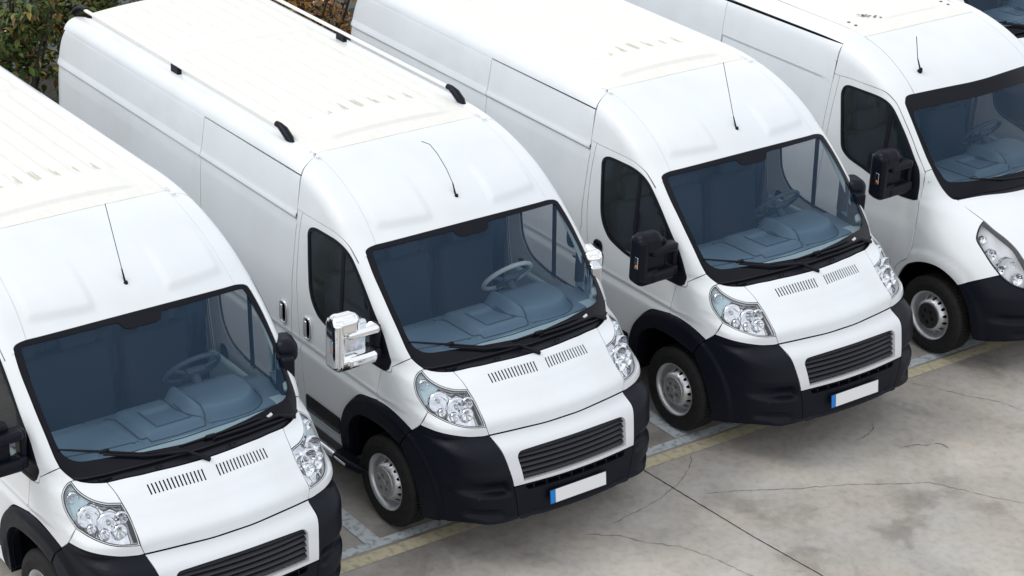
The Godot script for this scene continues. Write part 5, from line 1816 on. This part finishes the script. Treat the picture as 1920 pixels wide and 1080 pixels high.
func bush(called: String, label: String, at: Vector3, size: Vector3, leaves: int, tones: Array, seed_: int, category := "bush") -> void:
	var rng := RandomNumberGenerator.new()
	rng.seed = seed_
	var b := thing(called, label, category)
	b.position = at
	var wood := plain("bark", col(0.045, 0.035, 0.028), 0.9)
	var st := MB.new()
	var tips := []
	for i in 15:
		var a := rng.randf() * TAU
		var r := sqrt(rng.randf())
		var base := Vector3(cos(a) * size.x * 0.12 * r, 0, sin(a) * size.z * 0.12 * r)
		var tip := Vector3(cos(a) * size.x * 0.5 * r, size.y * rng.randf_range(0.55, 1.0), sin(a) * size.z * 0.5 * r)
		var mid := base.lerp(tip, 0.5) + Vector3(rng.randf_range(-0.1, 0.1), rng.randf_range(0, 0.15), rng.randf_range(-0.1, 0.1))
		st.tube([base, mid, tip], [0.03, 0.016, 0.006], 6)
		tips.append([base, mid, tip])
		for k in 5:
			var t := rng.randf_range(0.3, 1.0)
			var p := base.lerp(mid, t * 2.0) if t < 0.5 else mid.lerp(tip, t * 2.0 - 1.0)
			var d := Vector3(rng.randf_range(-1, 1), rng.randf_range(-0.2, 0.9), rng.randf_range(-1, 1)).normalized()
			var e := p + d * rng.randf_range(0.25, 0.55)
			st.tube([p, p.lerp(e, 0.5) + Vector3(0, 0.04, 0), e], [0.009, 0.006, 0.003], 5)
			tips.append([p, p.lerp(e, 0.5), e])
	put("trunk", st.mesh(), wood, b)
	var lm := leaf_mesh()
	var mm := MultiMesh.new()
	mm.transform_format = MultiMesh.TRANSFORM_3D
	mm.use_colors = true
	mm.mesh = lm
	mm.instance_count = leaves
	for i in leaves:
		var q: Array = tips[rng.randi() % tips.size()]
		var t := rng.randf_range(0.15, 1.0)
		var p: Vector3 = q[0].lerp(q[1], t * 2.0) if t < 0.5 else q[1].lerp(q[2], t * 2.0 - 1.0)
		p += Vector3(rng.randfn(), rng.randfn(), rng.randfn()) * 0.055
		var bs := Basis.from_euler(Vector3(rng.randf_range(-0.7, 1.1), rng.randf() * TAU, rng.randf_range(-0.6, 0.6)))
		mm.set_instance_transform(i, Transform3D(bs.scaled(Vector3.ONE * rng.randf_range(0.05, 0.11)), p))
		var c: Color = tones[rng.randi() % tones.size()]
		var k := rng.randf_range(0.7, 1.25)
		mm.set_instance_color(i, Color(c.r * k, c.g * k, c.b * k))
	var mi := MultiMeshInstance3D.new()
	mi.name = "crown"
	mi.multimesh = mm
	var lmmat := plain("leaf", Color.WHITE, 0.5, 0.0, 0.4)
	lmmat.vertex_color_use_as_albedo = true
	lmmat.cull_mode = BaseMaterial3D.CULL_DISABLED
	lmmat.backlight_enabled = true
	lmmat.backlight = Color(0.25, 0.25, 0.1)
	mi.material_override = lmmat
	mi.set_meta("kind", "stuff")
	b.add_child(mi)

func build_planting() -> void:
	var green := [Color(0.045, 0.085, 0.018), Color(0.065, 0.12, 0.025), Color(0.035, 0.07, 0.02), Color(0.09, 0.14, 0.03), Color(0.11, 0.13, 0.03), Color(0.05, 0.095, 0.03), Color(0.26, 0.20, 0.04), Color(0.15, 0.09, 0.035)]
	var autumn := [Color(0.34, 0.17, 0.035), Color(0.26, 0.12, 0.03), Color(0.40, 0.23, 0.06), Color(0.18, 0.08, 0.035), Color(0.12, 0.10, 0.03), Color(0.30, 0.19, 0.10)]
	bush("leafy_bush", "dense green bush with a few yellow leaves behind the left van", Vector3(-0.75, 0, -8.3), Vector3(2.8, 3.0, 2.2), 8000, green, 4)
	bush("leafy_bush", "green and brown bush behind the rear corner of the railed van", Vector3(0.95, 0, -9.2), Vector3(2.2, 2.7, 1.9), 7000, green + autumn.slice(3), 9)
	bush("autumn_bush", "autumn bush with orange brown leaves between two van roofs", Vector3(3.15, 0, -8.9), Vector3(1.5, 1.9, 1.4), 2600, autumn, 15)


# ------------------------------------------------------------------ sky
func overcast_sky() -> PanoramaSkyMaterial:
	var w := 512
	var h := 256
	var img := Image.create(w, h, false, Image.FORMAT_RGBF)
	var n := noise(0.9, 41, 5)
	n.noise_type = FastNoiseLite.TYPE_SIMPLEX_SMOOTH
	for y in h:
		var el := PI / 2 - PI * (y + 0.5) / h
		for x in w:
			var az := TAU * (x + 0.5) / w
			var d := Vector3(cos(el) * sin(az), sin(el), cos(el) * cos(az))
			var q := Vector3(d.x, d.y * 2.2 + 0.3, d.z) / (absf(d.y) + 0.45)
			var c := n.get_noise_3dv(q * 1.6)
			var b := lerpf(1.13, 0.92, clampf(sin(maxf(el, 0.0)), 0.0, 1.0)) + c * 0.5
			if el < 0.0:
				b = 0.75
			var t := clampf(0.5 - c, 0.0, 1.0)
			img.set_pixel(x, y, Color(b * lerpf(1.0, 0.90, t), b * lerpf(1.0, 0.955, t), b * lerpf(1.0, 1.04, t)))
	var m := PanoramaSkyMaterial.new()
	m.panorama = ImageTexture.create_from_image(img)
	m.filter = true
	return m

func _ready() -> void:
	var cam := Camera3D.new()
	cam.name = "camera"
	cam.position = Vector3(-8.8422, 8.5748, 10.6327)
	cam.rotation = Vector3(-0.441279, -0.658624, 0.04081)
	cam.fov = 15.0988
	cam.near = 0.5
	cam.far = 300.0
	add_child(cam)
	cam.current = true
	var env := Environment.new()
	env.background_mode = Environment.BG_SKY
	var sky := Sky.new()
	sky.sky_material = overcast_sky()
	env.sky = sky
	env.background_energy_multiplier = 1.0
	env.tonemap_mode = Environment.TONE_MAPPER_LINEAR
	env.tonemap_exposure = 1.06
	env.sdfgi_enabled = true
	env.ssao_enabled = true
	env.ssil_enabled = true
	var we := WorldEnvironment.new()
	we.name = "world"
	we.environment = env
	add_child(we)
	var sun := DirectionalLight3D.new()
	sun.name = "sun"
	sun.light_energy = 0.36
	sun.light_angular_distance = 22.0
	sun.light_color = Color(1.0, 0.985, 0.96)
	sun.shadow_enabled = true
	sun.rotation_degrees = Vector3(-48, -128, 0)
	add_child(sun)

	var t0 := Time.get_ticks_msec()
	make_materials()
	build_ground()
	make_van_panels()
	make_wheel_meshes()
	make_mirror_meshes()
	make_cab_meshes()
	make_detail_meshes()
	print("meshes ", Time.get_ticks_msec() - t0)
	large_van("panel_van", "large white panel van with roof rails and chrome mirrors, bent aerial", Vector3.ZERO, 0.0, {"rails": true, "chrome": true, "cover": true, "aerial": "bent", "turn": 0.35})
	large_van("panel_van", "large white panel van at the left edge, partly cut off, with a leaning aerial", Vector3(-2.7816, 0, 0.0515), 0.00384, {"aerial": "leaning", "turn": 0.9})
	large_van("panel_van", "large white panel van with black mirrors between the railed and the rounded van", Vector3(2.7684, 0, 0.0592), -0.00664, {"length": "short", "turn": 0.75})
	round_van(Vector3(5.585, 0, 0.105))
	large_van("panel_van", "distant white van beyond the rounded van, only its dark windscreen showing", Vector3(9.3, 0, -3.0), 0.0, {"length": "short", "turn": 0.2})
	build_planting()
	print("all ", Time.get_ticks_msec() - t0)
